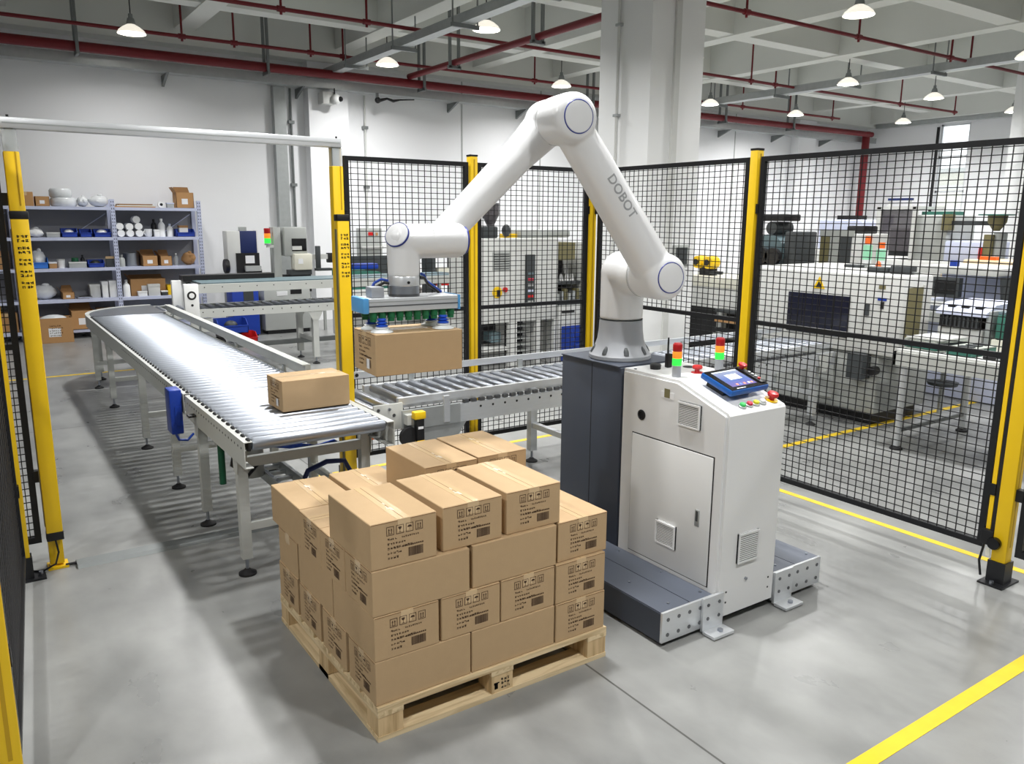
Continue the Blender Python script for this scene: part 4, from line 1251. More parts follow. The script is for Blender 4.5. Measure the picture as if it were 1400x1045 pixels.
zJ2 = 1.538
RS = 0.112
def rcyl(b, p, q, r, rnd=0.03, r2=None, seg=32):
    """closed cylinder with rounded far end"""
    p, q = Vector(p), Vector(q)
    L = (q - p).length
    if r2 is None: r2 = r
    pr = [(r - rnd * 0.2, 0), (r, rnd * 0.2), (r2, L - rnd)]
    for i in range(1, 6):
        a = PI / 2 * i / 6
        pr.append((r2 - rnd * (1 - math.cos(a)), L - rnd + rnd * math.sin(a)))
    pr.append((r2 - rnd, L))
    b.lathe([(0, 0)] + pr + [(0, L)], p, q - p, seg=seg, close=False)
    return b
b = MB()
b.cyl((BX, BY, 1.3005), (BX, BY, zJ2), RS - 0.001, seg=40)
b.sphere((BX, BY, zJ2), RS, u=32, v=20)
b.cyl(J(0, 0, zJ2), J(0, 0.2, zJ2), RS - 0.002, seg=40)
organic('shoulder', b, 'white_robot', arm, 0.006, 8)
MB().lathe([(RS - 0.003, -0.0012), (RS - 0.001, 0), (RS - 0.003, 0.0012)], J(0, 0.202, zJ2), SV, seg=40, close=False).build('joint_seam', 'machine_grey', arm, 60)
# upper arm
rE, zE = 0.517, 2.235
DU = 0.31
b = MB()
rcyl(b, J(0, 0.205, zJ2), J(0, 0.418, zJ2), 0.112, 0.05)
rcyl(b, J(rE, 0.215, zE), J(rE, 0.418, zE), 0.108, 0.045)
b.cyl(J(0, DU, zJ2), J(rE, DU, zE), 0.098, 0.086, seg=36)
b.sphere(J(0, DU - 0.01, zJ2), 0.112, u=28, v=18)
b.sphere(J(rE, DU - 0.01, zE), 0.108, u=28, v=18)
ua = organic('upper_arm', b, 'white_robot', arm, 0.006, 16)
MB().lathe([(0.1045, -0.001), (0.106, 0), (0.1045, 0.001)], J(rE, 0.212, zE), SV, seg=40, close=False).build('joint_seam', 'machine_grey', arm, 60)
# forearm
rW, zW = 1.05, 1.715
DF = 0.135
b = MB()
rcyl(b, J(rE, 0.21, zE), J(rE, 0.045, zE), 0.104, 0.06)
b.sphere(J(rE, 0.13, zE), 0.104, u=28, v=18)
def F(f): return J(rE + (rW - rE) * f, DF, zE + (zW - zE) * f)
b.cyl(F(0), F(0.3), 0.1, 0.076, seg=36)
b.cyl(F(0.28), F(1.0), 0.077, 0.068, seg=36)
b.sphere(F(1.0), 0.07, u=28, v=18)
b.cyl(F(1.0), J(rW, 0.27, zW), 0.07, 0.07, seg=32)
organic('forearm', b, 'white_robot', arm, 0.0055, 16)
# wrist: tube along the arm direction, then straight down
r6, d6 = 1.293, 0.371
zW5 = 1.712
b = MB()
rcyl(b, J(r6, d6, zW5), J(rW - 0.03, 0.362, zW), 0.07, 0.04, r2=0.072)
b.sphere(J(rW + 0.02, 0.34, zW), 0.072, u=28, v=18)
b.sphere(J(r6, d6, zW5), 0.069, u=28, v=18)
b.cyl(J(r6 - 0.02, d6, zW5), J(r6 + 0.04, d6, zW5 + 0.012), 0.066, 0.06, seg=32)
b.cyl(J(r6, d6, zW5), J(r6, d6, 1.572), 0.067, 0.064, seg=32)
organic('wrist', b, 'white_robot', arm, 0.0055, 10)
MB().lathe([(0.0705, -0.001), (0.0715, 0), (0.0705, 0.001)], J((rW + r6) / 2 + 0.01, 0.366, zW), AV, seg=40, close=False).build('joint_seam', 'machine_grey', arm, 60)
# joint caps with blue rings
def cap(p, n, r, name='joint_cap'):
    o = MB().lathe([(r * 1.0, -0.012), (r * 1.0, 0.0), (r * 0.97, 0.003), (r * 0.6, 0.008), (0, 0.010)], p, n, seg=40).build(name, 'white_robot', arm, 40)
    MB().lathe([(r, -0.012), (r * 1.055, -0.004), (r * 1.055, 0.0005), (r * 1.03, 0.0022), (r * 0.995, 0.0012)], p, n, seg=44, close=False).build('blue_ring', 'ring_blue', o, 60)
cap(J(0, 0.417, zJ2), SV, 0.07)
cap(J(rE, 0.417, zE), SV, 0.068)
cap(J(rW - 0.028, 0.362, zW), -AV, 0.054)
nW = (AV * 0.75 + SV * 0.7 + Vector((0, 0, 0.5))).normalized()
cap(J(r6, d6, zW5 + 0.004) + nW * 0.054, nW, 0.05)
# tool flange
MB().lathe([(0.061, 1.535), (0.063, 1.538), (0.063, 1.57), (0.061, 1.574), (0, 1.574)], J(r6, d6, 0), seg=36).build('flange_adapter', 'alu', arm, 30)
MB().lathe([(0.062, 1.503), (0.062, 1.533), (0.06, 1.535), (0, 1.535), ], J(r6, d6, 0), seg=36).build('flange_adapter', 'steel', arm, 30)
MB().lathe([(0.064, 1.492), (0.064, 1.503), (0, 1.503)], J(r6, d6, 0), seg=36).build('flange_ring', 'steel_dark', arm, 30)
MB().cyl(J(r6, d6 + 0.06, 1.55), J(r6, d6 + 0.066, 1.55), 0.006, seg=10).build('flange_screw', 'black', arm)

# lettering along the upper arm (wraps the tube)
def lettering():
    cu = bpy.data.curves.new('lettering', 'FONT')
    cu.body = 'DOBOT'
    cu.size = 0.062
    cu.align_x = 'CENTER'; cu.align_y = 'CENTER'
    cu.offset = 0.0011
    cu.space_character = 1.06
    tmp = bpy.data.objects.new('tmp_lettering', cu)
    COL.objects.link(tmp)
    dg = bpy.context.evaluated_depsgraph_get()
    me = bpy.data.meshes.new_from_object(tmp.evaluated_get(dg))
    bpy.data.objects.remove(tmp)
    bm = bmesh.new(); bm.from_mesh(me)
    bmesh.ops.triangulate(bm, faces=bm.faces[:])
    for _ in range(3):
        es = [e for e in bm.edges if e.calc_length() > 0.012]
        if es: bmesh.ops.subdivide_edges(bm, edges=es, cuts=1)
    bmesh.ops.triangulate(bm, faces=bm.faces[:])
    A, Bq = J(rE, DU, zE), J(0, DU, zJ2)
    ax = (Bq - A).normalized()
    f0 = 0.47
    C = A + (Bq - A) * f0
    R = 0.086 + (0.098 - 0.086) * f0
    e1 = (CAM - C); e1 = (e1 - ax * e1.dot(ax)).normalized()
    e2 = ax.cross(e1)           # right-hand partner
    if e2.z < 0: e2 = -e2
    a0 = math.radians(27)
    for v in bm.verts:
        u, w_ = v.co.x, v.co.y
        a = a0 + w_ / R
        v.co = C + ax * u * 0.98 + (e1 * math.cos(a) + e2 * math.sin(a)) * (R + 0.004)
    me2 = bpy.data.meshes.new('lettering')
    bm.to_mesh(me2); bm.free()
    me2.materials.append(MATS['logo_grey'])
    o = place('lettering', me2, ua)
    sw = o.modifiers.new('wrap', 'SHRINKWRAP')
    sw.target = ua; sw.wrap_method = 'NEAREST_SURFACEPOINT'; sw.wrap_mode = 'ABOVE_SURFACE'; sw.offset = 0.0008
lettering()

# ------------------------------------------------------------------ suction gripper
gx = J(r6, d6, 0)
grp = thing('suction_gripper', 'aluminium vacuum gripper bar with blue end caps and green fittings', 'gripper', (gx.x, gx.y, 1.36))
GM = Matrix.Translation((gx.x + 0.012, gx.y, 0)) @ Matrix.Rotation(-0.06, 4, 'Z')
def gb(nm, m, p, *c, bev=0.0): return MB().box(*c, bev=bev, m=GM).build(nm, m, p, 40 if bev else None)
be = gb('beam', 'alu', grp, -0.19, -0.07, 1.437, 0.2, 0.07, 1.492, bev=0.003)
gb('beam_slot', 'steel_dark', be, -0.189, -0.0715, 1.458, 0.199, -0.069, 1.463)
gb('beam_slot', 'galv', be, -0.189, -0.0715, 1.476, 0.199, -0.0695, 1.479)
gb('end_cap', 'blue_pale', grp, -0.214, -0.071, 1.433, -0.19, 0.071, 1.494, bev=0.004)
gb('end_cap', 'blue_pale', grp, 0.2, -0.071, 1.433, 0.212, 0.071, 1.494, bev=0.003)
gb('valve_block', 'grey_cast', grp, -0.17, -0.045, 1.492, -0.115, 0.02, 1.535, bev=0.004)
for i in range(10):
    for row in (-0.045, 0.045):
        p = GM @ Vector((-0.165 + i * 0.038, row, 0))
        MB().lathe([(0.016, 1.437), (0.016, 1.412), (0.0135, 1.41), (0.0135, 1.398), (0, 1.398)][::-1], (p.x, p.y, 0), seg=14).build('green_fitting', 'green_fit', grp, 40)
for x in (-0.135, 0.135):
    for y in (-0.06, 0.055):
        p = GM @ Vector((x, y, 0))
        c = MB().lathe([(0.014, 1.412), (0.02, 1.406), (0.012, 1.4), (0.022, 1.394), (0.014, 1.388), (0.026, 1.382), (0.02, 1.377), (0, 1.377)][::-1], (p.x, p.y, 0), seg=18).build('bellows', 'blue_cup', grp, 40)
        MB().lathe([(0.02, 1.379), (0.03, 1.374), (0.026, 1.37), (0.043, 1.362), (0.046, 1.3575), (0, 1.3575)][::-1], (p.x, p.y, 0), seg=22).build('suction_lip', 'white_cup', c, 40)
for k, (dx, dy) in enumerate(((-0.06, 0.0), (-0.07, 0.02), (0.07, 0.02), (0.085, 0.04))):
    s_ = -1 if dx < 0 else 1
    p0 = GM @ Vector((dx, dy, 1.54 + 0.012 * k)); p3 = GM @ Vector((s_ * (0.13 + 0.02 * k), dy + 0.03, 1.495))
    pm_ = GM @ Vector((s_ * 0.12, dy + 0.03, 1.53 + 0.014 * (k % 2)))
    MB().tube([p0, (p0 + pm_) / 2 + Vector((0, 0, 0.012)), pm_, p3], 0.006, seg=8).build('air_hose', 'blue_hose' if k % 2 else 'black', grp, 60)
# ------------------------------------------------------------------ shelf unit at the back wall
SY0, SY1 = 13.52, 13.96
SZ = [1.945, 1.50, 1.05, 0.59, 0.14]
def shelf_unit(label, xs, bays):
    t = thing('shelf_unit', label, 'shelf', ((xs[0] + xs[-1]) / 2, 13.74, 0), 'steel shelf units at the back wall')
    for x in xs:
        for y in (SY0, SY1 - 0.04):
            u = bx('upright', 'shelf_blue', t, x - 0.03, y, 0, x + 0.03, y + 0.04, 2.06)
            if y == SY0:
                hb = MB()
                for k in range(40):
                    for s in (-0.014, 0.014): hb.box(x + s - 0.005, y - 0.0012, 0.06 + k * 0.05, x + s + 0.005, y + 0.001, 0.085 + k * 0.05)
                hb.build('slots', 'shelf_hole', u)['kind'] = 'stuff'
    for a, c in zip(xs, xs[1:]):
        for z in SZ:
            bd = bx('shelf_board', 'shelf_blue', t, a + 0.03, SY0 - 0.01, z - 0.045, c - 0.03, SY1, z)
        bx('back_panel', 'shelf_back', t, a + 0.03, SY1 - 0.008, 0.14, c - 0.03, SY1 - 0.002, 1.9)
        b = MB()
        b.tube([(c - 0.05, SY1 - 0.015, 1.85), (a + 0.75, SY1 - 0.015, 1.55)], 0.008, seg=4)
        b.build('brace', 'shelf_blue', t)
    return t
shelf_unit('pale blue steel shelf unit with five levels of parts at the back wall', [0.65, 1.89, 3.13], 2)
shelf_unit('pale blue steel shelf unit seen through the left fence mesh', [-1.9, -0.65, 0.58], 2)

def s_carton(label, x0, x1, z, h, y=13.6, d=0.28, m='cardboard_dark', tape=True, group='cartons on the shelves'):
    t = thing('shelf_carton', label, 'carton', ((x0 + x1) / 2, y + d / 2, z), group)
    bx('body', m, t, x0, y, z, x1, y + d, z + h, bev=0.003)
    bx('tape', 'tape', t, (x0 + x1) / 2 - 0.02, y - 0.0015, z + h - 0.05, (x0 + x1) / 2 + 0.02, y + d, z + h + 0.001)
    return t
def s_open(label, x0, x1, z, h, y=13.6, d=0.26, flaps=True, group='cartons on the shelves'):
    t = thing('open_carton', label, 'carton', ((x0 + x1) / 2, y + d / 2, z), group)
    k = 0.006
    b = MB().box(x0, y, z, x1, y + k, z + h).box(x0, y + d - k, z, x1, y + d, z + h).box(x0, y, z, x0 + k, y + d, z + h).box(x1 - k, y, z, x1, y + d, z + h).box(x0, y, z, x1, y + d, z + k)
    b.build('body', 'cardboard_dark', t)
    if flaps:
        MB().quad((x0, y, z + h), (x0, y + d, z + h), (x0 - 0.05, y + d, z + h + 0.08), (x0 - 0.05, y, z + h + 0.08)).build('flap', 'cardboard_dark', t)
        MB().quad((x1, y + d, z + h), (x0, y + d, z + h), (x0 + 0.02, y + d + 0.02, z + h + 0.09), (x1 - 0.02, y + d + 0.02, z + h + 0.09)).build('flap', 'cardboard_in', t)
    bx('label_sticker', 'sticker', t, x0 + (x1 - x0) * 0.3, y - 0.001, z + h * 0.25, x0 + (x1 - x0) * 0.65, y, z + h * 0.6)
    return t
def s_bin(label, x0, x1, z, h, y=13.58, d=0.24, m='blue_bin', load=None):
    t = thing('storage_bin', label, 'bin', ((x0 + x1) / 2, y + d / 2, z), 'blue storage bins on the shelves')
    k = 0.008
    b = MB().box(x0, y, z, x1, y + k, z + h * 0.55).box(x0, y + d - k, z, x1, y + d, z + h).box(x0, y, z, x1, y + d, z + k)
    for xx in (x0, x1 - k): b.prism([(y, z), (y + d, z), (y + d, z + h), (y + d * 0.35, z + h), (y, z + h * 0.55)], 'x', xx, xx + k)
    b.build('tub', m, t)
    bx('lip', m, t, x0 - 0.004, y - 0.01, z + h * 0.5, x1 + 0.004, y + 0.004, z + h * 0.58)
    if load:
        MB().sphere(((x0 + x1) / 2, y + d / 2, z + h * 0.5), min(x1 - x0, d) * 0.3, (1.1, 1, 0.8), 12, 8).build('contents', load, t, 60)
    return t
def s_lump(name, label, cat, x0, x1, z, h, m='plastic_wrap', y=13.6, d=0.25, seed=1, group='wrapped bundles on the shelves', parts=3):
    t = thing(name, label, cat, ((x0 + x1) / 2, y + d / 2, z), group)
    rg = random.Random(seed)
    w_ = x1 - x0
    b = MB()
    for k in range(5):
        b.sphere((x0 + w_ * rg.uniform(0.3, 0.7), y + d * rg.uniform(0.35, 0.65), z + h * rg.uniform(0.35, 0.5)), 1, (w_ * rg.uniform(0.25, 0.33), d * 0.36, h * rg.uniform(0.3, 0.38)), 10, 7)
    b.sphere(((x0 + x1) / 2, y + d / 2, z + h * 0.45), 1, (w_ * 0.5, d * 0.46, h * 0.45), 14, 9)
    for v in b.bm.verts: v.co += Vector((rg.uniform(-1, 1), rg.uniform(-1, 1), rg.uniform(-1, 1))) * 0.012
    for v in b.bm.verts: v.co.z = max(v.co.z, z + 0.001)
    b.build('bundle', m, t, 70)
    b = MB().sphere((x0 + w_ * 0.6, y + d * 0.5, z + h * 0.88), 1, (w_ * 0.16, d * 0.15, h * 0.13), 8, 6)
    b.build('knot', m, t, 70)
    return t
def s_lathe(name, label, cat, xc, z, prof, m, y=13.7, capm=None, capprof=None, axis=(0, 0, 1), group=None, capname='lid'):
    t = thing(name, label, cat, (xc, y, z), group)
    MB().lathe(prof, (xc, y, z), axis, seg=18).build('body', m, t, 40)
    if capprof: MB().lathe(capprof, (xc, y, z), axis, seg=16).build(capname, capm, t, 40)
    return t
def s_box(name, label, cat, x0, x1, z, h, m, y=13.6, d=0.2, lidm=None, group=None, pn='lid'):
    t = thing(name, label, cat, ((x0 + x1) / 2, y + d / 2, z), group)
    bx('body', m, t, x0, y, z, x1, y + d, z + h, bev=0.004)
    bx(pn, lidm or m, t, x0 - 0.003, y - 0.004, z + h * 0.8, x1 + 0.003, y + d + 0.003, z + h + 0.003)
    return t
z = SZ[0]
s_carton('closed brown carton at the left end of the top shelf', 0.69, 0.88, z, 0.2)
s_open('low open carton with white label on the top shelf, left', 0.9, 1.08, z, 0.14, flaps=False)
t = thing('wrap_roll', 'two stacked rolls of clear wrap on the top shelf', 'roll', (1.26, 13.74, z), 'wrapped bundles on the shelves')
for k, r_ in ((0, 0.175), (1, 0.15)):
    MB().lathe([(0.05, 0), (r_ - 0.02, 0), (r_, 0.025), (r_, 0.1), (r_ - 0.02, 0.128), (0.05, 0.128)], (1.27 - 0.03 * k, 13.74, z + 0.13 * k), seg=28).build('roll', 'plastic_wrap', t, 50)
s_lump('wrapped_bundle', 'small bag of white foam on the top shelf beside the wrap rolls', 'bag', 1.44, 1.59, z, 0.17, seed=3)
s_lump('wrapped_bundle', 'larger bag of white foam on the top shelf at the middle upright', 'bag', 1.6, 1.87, z, 0.19, seed=4)
t = thing('sheet_stack', 'flat stack of cardboard sheets on the top shelf, right bay', 'sheets', (2.22, 13.74, z), None)
for k in range(3): bx('sheet', ('cardboard_dark', 'cream', 'cardboard_in')[k], t, 1.93 + 0.03 * k, 13.56, z + 0.018 * k, 2.5 - 0.02 * k, 13.9, z + 0.016 + 0.018 * k)
s_lathe('tape_dispenser', 'small white reel on the top shelf beside the cardboard sheets', 'reel', 2.6, z + 0.05, [(0.02, -0.03), (0.05, -0.03), (0.05, 0.03), (0.02, 0.03)], 'white', y=13.66, axis=(0, 1, 0), capm='black', capprof=[(0, -0.032), (0.022, -0.032), (0.022, 0.032), (0, 0.032)], capname='core')
s_box('meter', 'small grey meter on the top shelf left of the tall open carton', 'meter', 2.68, 2.78, z, 0.075, 'machine_grey', lidm='lilac', d=0.1)
s_open('tall open carton standing at the right end of the top shelf', 2.82, 3.08, z, 0.24)
z = SZ[1]
s_lump('paper_heap', 'crumpled white paper on the second shelf, left end', 'paper', 0.74, 0.97, z, 0.15, m='white', seed=5, group=None)
s_box('parts_tray', 'grey parts tray on the second shelf beside the paper', 'tray', 1.0, 1.17, z, 0.07, 'machine_grey', lidm='machine_white', pn='contents')
s_bin('blue bin with a white part on the second shelf, leftmost', 1.19, 1.4, z, 0.13, load='white')
s_bin('blue bin on the second shelf, middle of three in the left bay', 1.43, 1.59, z, 0.12)
s_bin('blue bin with white bottle on the second shelf at the middle upright', 1.62, 1.85, z, 0.12, load='white')
rolls = [(1.99, 0.055, 'bottom left'), (2.12, 0.055, 'bottom middle'), (2.25, 0.055, 'bottom right'), (1.98, 0.16, 'second row left'), (2.115, 0.155, 'second row middle'), (2.245, 0.16, 'second row right'), (2.22, 0.262, 'on top')]
for xc, dz, nm in rolls:
    s_lathe('white_tub', 'white round tub lying in the pile on the second shelf, ' + nm, 'tub', xc, z + dz, [(0.035, -0.1), (0.052, -0.1), (0.054, -0.095), (0.054, 0.12), (0, 0.12)], 'white', axis=(0, 1, 0), capm='machine_white', capprof=[(0, -0.085), (0.05, -0.085), (0.05, -0.08), (0, -0.08)], group='pile of white tubs on the second shelf', capname='bottom')
t = s_lathe('mug', 'white mug on the second shelf right of the tub pile', 'mug', 2.39, z, [(0.04, 0), (0.055, 0.02), (0.06, 0.12), (0.055, 0.12), (0.05, 0.02), (0, 0.02)], 'white')
MB().tube([(2.335, 13.66, z + 0.1), (2.315, 13.64, z + 0.08), (2.32, 13.64, z + 0.05), (2.34, 13.66, z + 0.03)], 0.007, seg=6).build('handle', 'white', t, 60)
bot = lambda r, h: [(0, 0), (r, 0), (r, h * 0.65), (r * 0.7, h * 0.75), (r * 0.35, h * 0.82), (r * 0.35, h * 0.9), (0, h * 0.9)]
capp = lambda r, h: [(0, h * 0.88), (r * 0.42, h * 0.88), (r * 0.42, h), (0, h)]
s_box('white_tub', 'small square white tub on the second shelf', 'tub', 2.465, 2.535, z, 0.11, 'white', d=0.1)
s_lathe('bottle', 'tall white bottle on the second shelf', 'bottle', 2.59, z, bot(0.05, 0.28), 'white', capm='white', capprof=capp(0.05, 0.28))
s_lathe('bottle', 'short black bottle behind the square white tub', 'bottle', 2.5, z, bot(0.045, 0.27), 'black', y=13.82, capm='black', capprof=capp(0.045, 0.27))
s_lathe('bottle', 'slim white bottle on the second shelf left of the last bin', 'bottle', 2.71, z, bot(0.045, 0.2), 'white', capm='lilac', capprof=capp(0.045, 0.2))
s_bin('blue bin with white box on the second shelf, right end', 2.79, 3.06, z, 0.12)
s_box('small_box', 'small white box sitting in the right-end blue bin', 'box', 2.84, 2.97, z + 0.012, 0.16, 'white', y=13.64, d=0.12, lidm='cardboard_dark', pn='band')
z = SZ[2]
s_bin('bright blue crate on the third shelf, left end', 0.73, 0.98, z, 0.16, m='blue_crate')
s_lump('plastic_bag', 'clear plastic bag bulging out of the bright blue crate', 'bag', 0.77, 0.96, z + 0.012, 0.28, seed=8, d=0.2, group=None)
s_box('small_box', 'tiny brown and white box beside the bright blue crate', 'box', 0.99, 1.09, z, 0.09, 'cardboard_dark', lidm='sticker', pn='band')
s_lathe('white_tub', 'white canister on the third shelf, left bay', 'tub', 1.155, z, [(0, 0), (0.05, 0), (0.052, 0.11), (0, 0.11)], 'white', capm='machine_white', capprof=[(0, 0.11), (0.053, 0.11), (0.053, 0.13), (0, 0.13)])
s_box('grey_case', 'flat grey case on the third shelf', 'case', 1.25, 1.48, z, 0.085, 'machine_grey', lidm='machine_white')
s_lathe('green_cup', 'green cup standing on the flat grey case', 'cup', 1.34, z + 0.089, [(0, 0), (0.05, 0), (0.045, 0.05), (0, 0.05)], 'green_dark', capm='green_fit', capprof=[(0.03, 0.05), (0.047, 0.05), (0.047, 0.056), (0.03, 0.056)], capname='rim')
s_lathe('bottle', 'small black bottle on the third shelf behind the grey case', 'bottle', 1.46, z, bot(0.03, 0.18), 'black', y=13.87, capm='black', capprof=capp(0.03, 0.18))
s_bin('dark blue bin with tools on the third shelf', 1.5, 1.72, z, 0.11, load='machine_dark')
s_box('clip_board', 'brown clipboard leaning on the third shelf by the middle upright', 'clipboard', 1.745, 1.86, z, 0.16, 'machine_dark', d=0.03, lidm='cardboard', pn='sheet')
s_lathe('grey_canister', 'dark grey canister on the third shelf, right of the middle upright', 'canister', 1.97, z, bot(0.045, 0.18), 'machine_grey', y=13.64, capm='machine_grey', capprof=capp(0.045, 0.18))
s_lathe('steel_pot', 'shiny stainless pot on the third shelf', 'pot', 2.12, z, [(0, 0), (0.105, 0), (0.11, 0.005), (0.11, 0.2), (0.104, 0.2), (0.1, 0.01), (0, 0.01)], 'steel', y=13.74, capm='steel', capprof=[(0.104, 0.196), (0.118, 0.198), (0.118, 0.206), (0.104, 0.204)], capname='rim')
s_open('open brown carton on the third shelf beside the pot', 2.26, 2.48, z, 0.16)
s_open('smaller open brown carton on the third shelf, second from the pot', 2.52, 2.69, z, 0.15)
s_lathe('bottle', 'clear spray bottle on the third shelf', 'bottle', 2.77, z, bot(0.03, 0.19), 'pvc_clear', capm='white', capprof=capp(0.03, 0.19))
s_lump('paper_bag', 'crumpled brown paper bag on the third shelf, right end', 'bag', 2.86, 3.07, z, 0.22, m='cardboard_dark', seed=12, group=None)
z = SZ[3]
s_lump('plastic_bag', 'large clear plastic bag spilling off the fourth shelf', 'bag', 0.72, 1.06, z, 0.24, seed=14, d=0.3, group=None)
s_open('open carton with raised flaps on the fourth shelf', 1.12, 1.28, z, 0.1)
t = thing('metal_plates', 'thin dark metal plates on the fourth shelf', 'plates', (1.4, 13.62, z))
for k in range(3): bx('plate', 'steel_dark' if k != 1 else 'lilac', t, 1.3 + 0.02 * k, 13.55, z + k * 0.012, 1.47 + 0.02 * k, 13.72, z + 0.01 + k * 0.012)
s_box('white_box', 'wide white box on the fourth shelf behind the binders', 'box', 1.5, 1.64, z, 0.2, 'machine_white', y=13.66)
s_box('binder', 'white binder on the fourth shelf, left of two', 'binder', 1.66, 1.74, z, 0.24, 'white', group='white binders on the fourth shelf', lidm='sticker', pn='spine_label')
s_box('binder', 'white binder on the fourth shelf against the middle upright', 'binder', 1.76, 1.86, z, 0.25, 'white', group='white binders on the fourth shelf', lidm='sticker', pn='spine_label')
s_lathe('bottle', 'white bottle on the fourth shelf, right of the middle upright', 'bottle', 2.0, z, bot(0.05, 0.26), 'white', y=13.62, capm='pvc_clear', capprof=capp(0.05, 0.26))
s_open('wide dark open carton full of scraps on the fourth shelf', 2.07, 2.58, z, 0.26, y=13.68, d=0.26)
s_box('small_box', 'small white box low in front of the dark open carton, left', 'box', 2.15, 2.28, z, 0.075, 'white', y=13.55, d=0.1)
s_box('small_box', 'larger white box in front of the dark open carton', 'box', 2.3, 2.47, z, 0.18, 'machine_white', y=13.55, d=0.1)
s_box('small_box', 'flat dark box in front of the dark open carton, right', 'box', 2.49, 2.58, z, 0.07, 'machine_dark', y=13.55, d=0.1, lidm='white')
s_box('yellow_box', 'yellow box on the fourth shelf, left of two', 'box', 2.595, 2.665, z, 0.155, 'yellow', group='yellow boxes on the fourth shelf', lidm='yellow')
s_box('yellow_box', 'yellow box on the fourth shelf, right of two', 'box', 2.685, 2.755, z, 0.15, 'yellow', group='yellow boxes on the fourth shelf', lidm='yellow')
z = SZ[4]
s_open('open brown carton on the lowest shelf beside the big floor carton', 1.2, 1.5, z, 0.28, y=13.5, d=0.3)
s_carton('closed brown carton on the lowest shelf by the middle upright', 1.57, 1.83, z, 0.28)
# big carton on the floor, in front of the shelf, printed
t = s_open('large brown carton with black print on the floor before the shelf', 0.73, 1.18, 0, 0.36, y=13.2, d=0.3, flaps=False, group='cartons on the floor')
g = []
rng = random.Random(9)
for r_ in range(5): glyphs(g, 0.88, 0.24 - r_ * 0.035, 6 + r_ % 2, 0.02, rng)
b = MB()
for a, c, d_, e in g: b.quad((a, 13.1988, c), (d_, 13.1988, c), (d_, 13.1988, e), (a, 13.1988, e))
b.build('printed_text', 'ink', t)['kind'] = 'stuff'
MB().sphere((0.95, 13.35, 0.33), 1, (0.18, 0.11, 0.07), 12, 8).build('contents', 'plastic_wrap', t, 60)
for k, (x0, x1, zz, h) in enumerate(((-0.35, 0.1, SZ[2], 0.3), (0.15, 0.5, SZ[2], 0.26), (-0.2, 0.3, SZ[3], 0.3), (-0.3, 0.2, SZ[4], 0.3), (0.25, 0.52, SZ[4], 0.28), (0.1, 0.5, SZ[1], 0.25))):
    s_carton('brown carton on the shelf behind the left fence mesh, ' + ('third level left', 'third level right', 'fourth level', 'lowest level left', 'lowest level right', 'second level')[k], x0, x1, zz, h, group='cartons behind the left fence')

# ------------------------------------------------------------------ machines along the back wall
t = thing('test_machine', 'narrow white and black test machine by the back wall', 'machine', (3.6, 12.9, 0))
bx('column', 'machine_white', t, 3.36, 12.85, 0.8, 3.56, 13.1, 1.6, bev=0.01)
bx('blue_panel', 'machine_blue', t, 3.56, 12.86, 1.2, 3.82, 13.05, 1.6, bev=0.008)
bx('top_knob', 'machine_grey', t, 3.58, 12.9, 1.6, 3.68, 13.0, 1.66)
bx('white_edge', 'white', t, 3.82, 12.87, 1.2, 3.84, 13.04, 1.61)
bx('black_panel', 'black', t, 3.48, 12.83, 0.95, 3.84, 12.86, 1.26)
bx('paper_label', 'sticker', t, 3.62, 12.825, 1.1, 3.76, 12.831, 1.22)
bx('black_block', 'black', t, 3.6, 12.8, 0.85, 3.86, 12.95, 1.0)
bx('grey_slide', 'machine_grey', t, 3.6, 12.76, 0.98, 3.84, 12.86, 1.06)
bx('foot', 'machine_white', t, 3.4, 12.8, 0.72, 3.92, 13.2, 0.86, bev=0.01)
MB().lathe([(0.0, -0.03), (0.11, -0.03), (0.11, 0.03), (0, 0.03)], (3.34, 12.9, 1.06), (-1, 0, 0), seg=20).build('hand_wheel', 'black', t, 40)
bx('stand', 'machine_grey', t, 3.36, 12.85, 0.0, 3.9, 13.2, 0.72)
t = thing('placement_machine', 'tall grey machine with black screen by the back wall', 'machine', (4.3, 12.9, 0))
bx('mast', 'machine_grey', t, 4.08, 12.85, 0.7, 4.2, 13.05, 1.66, bev=0.006)
bx('head', 'machine_grey', t, 4.24, 12.8, 1.2, 4.62, 13.1, 1.66, bev=0.02)
bx('visor', 'black_gloss', t, 4.36, 12.79, 1.28, 4.6, 12.805, 1.48)
bx('visor_strip', 'machine_white', t, 4.36, 12.785, 1.3, 4.52, 12.79, 1.36)
bx('tool_block', 'cream', t, 4.36, 12.7, 0.98, 4.66, 12.9, 1.24, bev=0.02)
bx('tool_label', 'sticker', t, 4.42, 12.695, 1.08, 4.5, 12.7, 1.16)
bx('clamp', 'machine_dark', t, 4.3, 12.75, 0.9, 4.66, 12.95, 0.98)
bx('lower_body', 'black', t, 4.24, 12.8, 0.62, 4.66, 13.0, 0.9)
bx('arm_bar', 'machine_white', t, 4.66, 12.85, 1.14, 4.98, 12.92, 1.22)
bx('arm_end', 'black', t, 4.98, 12.84, 1.08, 5.08, 12.94, 1.24, bev=0.01)
bx('side_screen', 'machine_dark', t, 4.74, 12.75, 1.0, 4.82, 12.8, 1.36, bev=0.008)
bx('side_tray', 'machine_dark', t, 4.72, 12.66, 0.96, 4.98, 12.8, 1.0)
bx('base', 'machine_grey', t, 4.08, 12.85, 0.0, 4.66, 13.2, 0.7)
tw = tower('small lit signal tower mounted on the tall grey wall machine', 3.99, 12.86, z=1.38, s=2.3, base_h=0.03)
bx('bracket', 'machine_white', tw, 3.97, 12.84, 1.34, 4.08, 12.88, 1.38)
t = thing('grey_cabinet', 'low grey control cabinet standing behind the back conveyor', 'cabinet', (4.15, 12.7, 0))
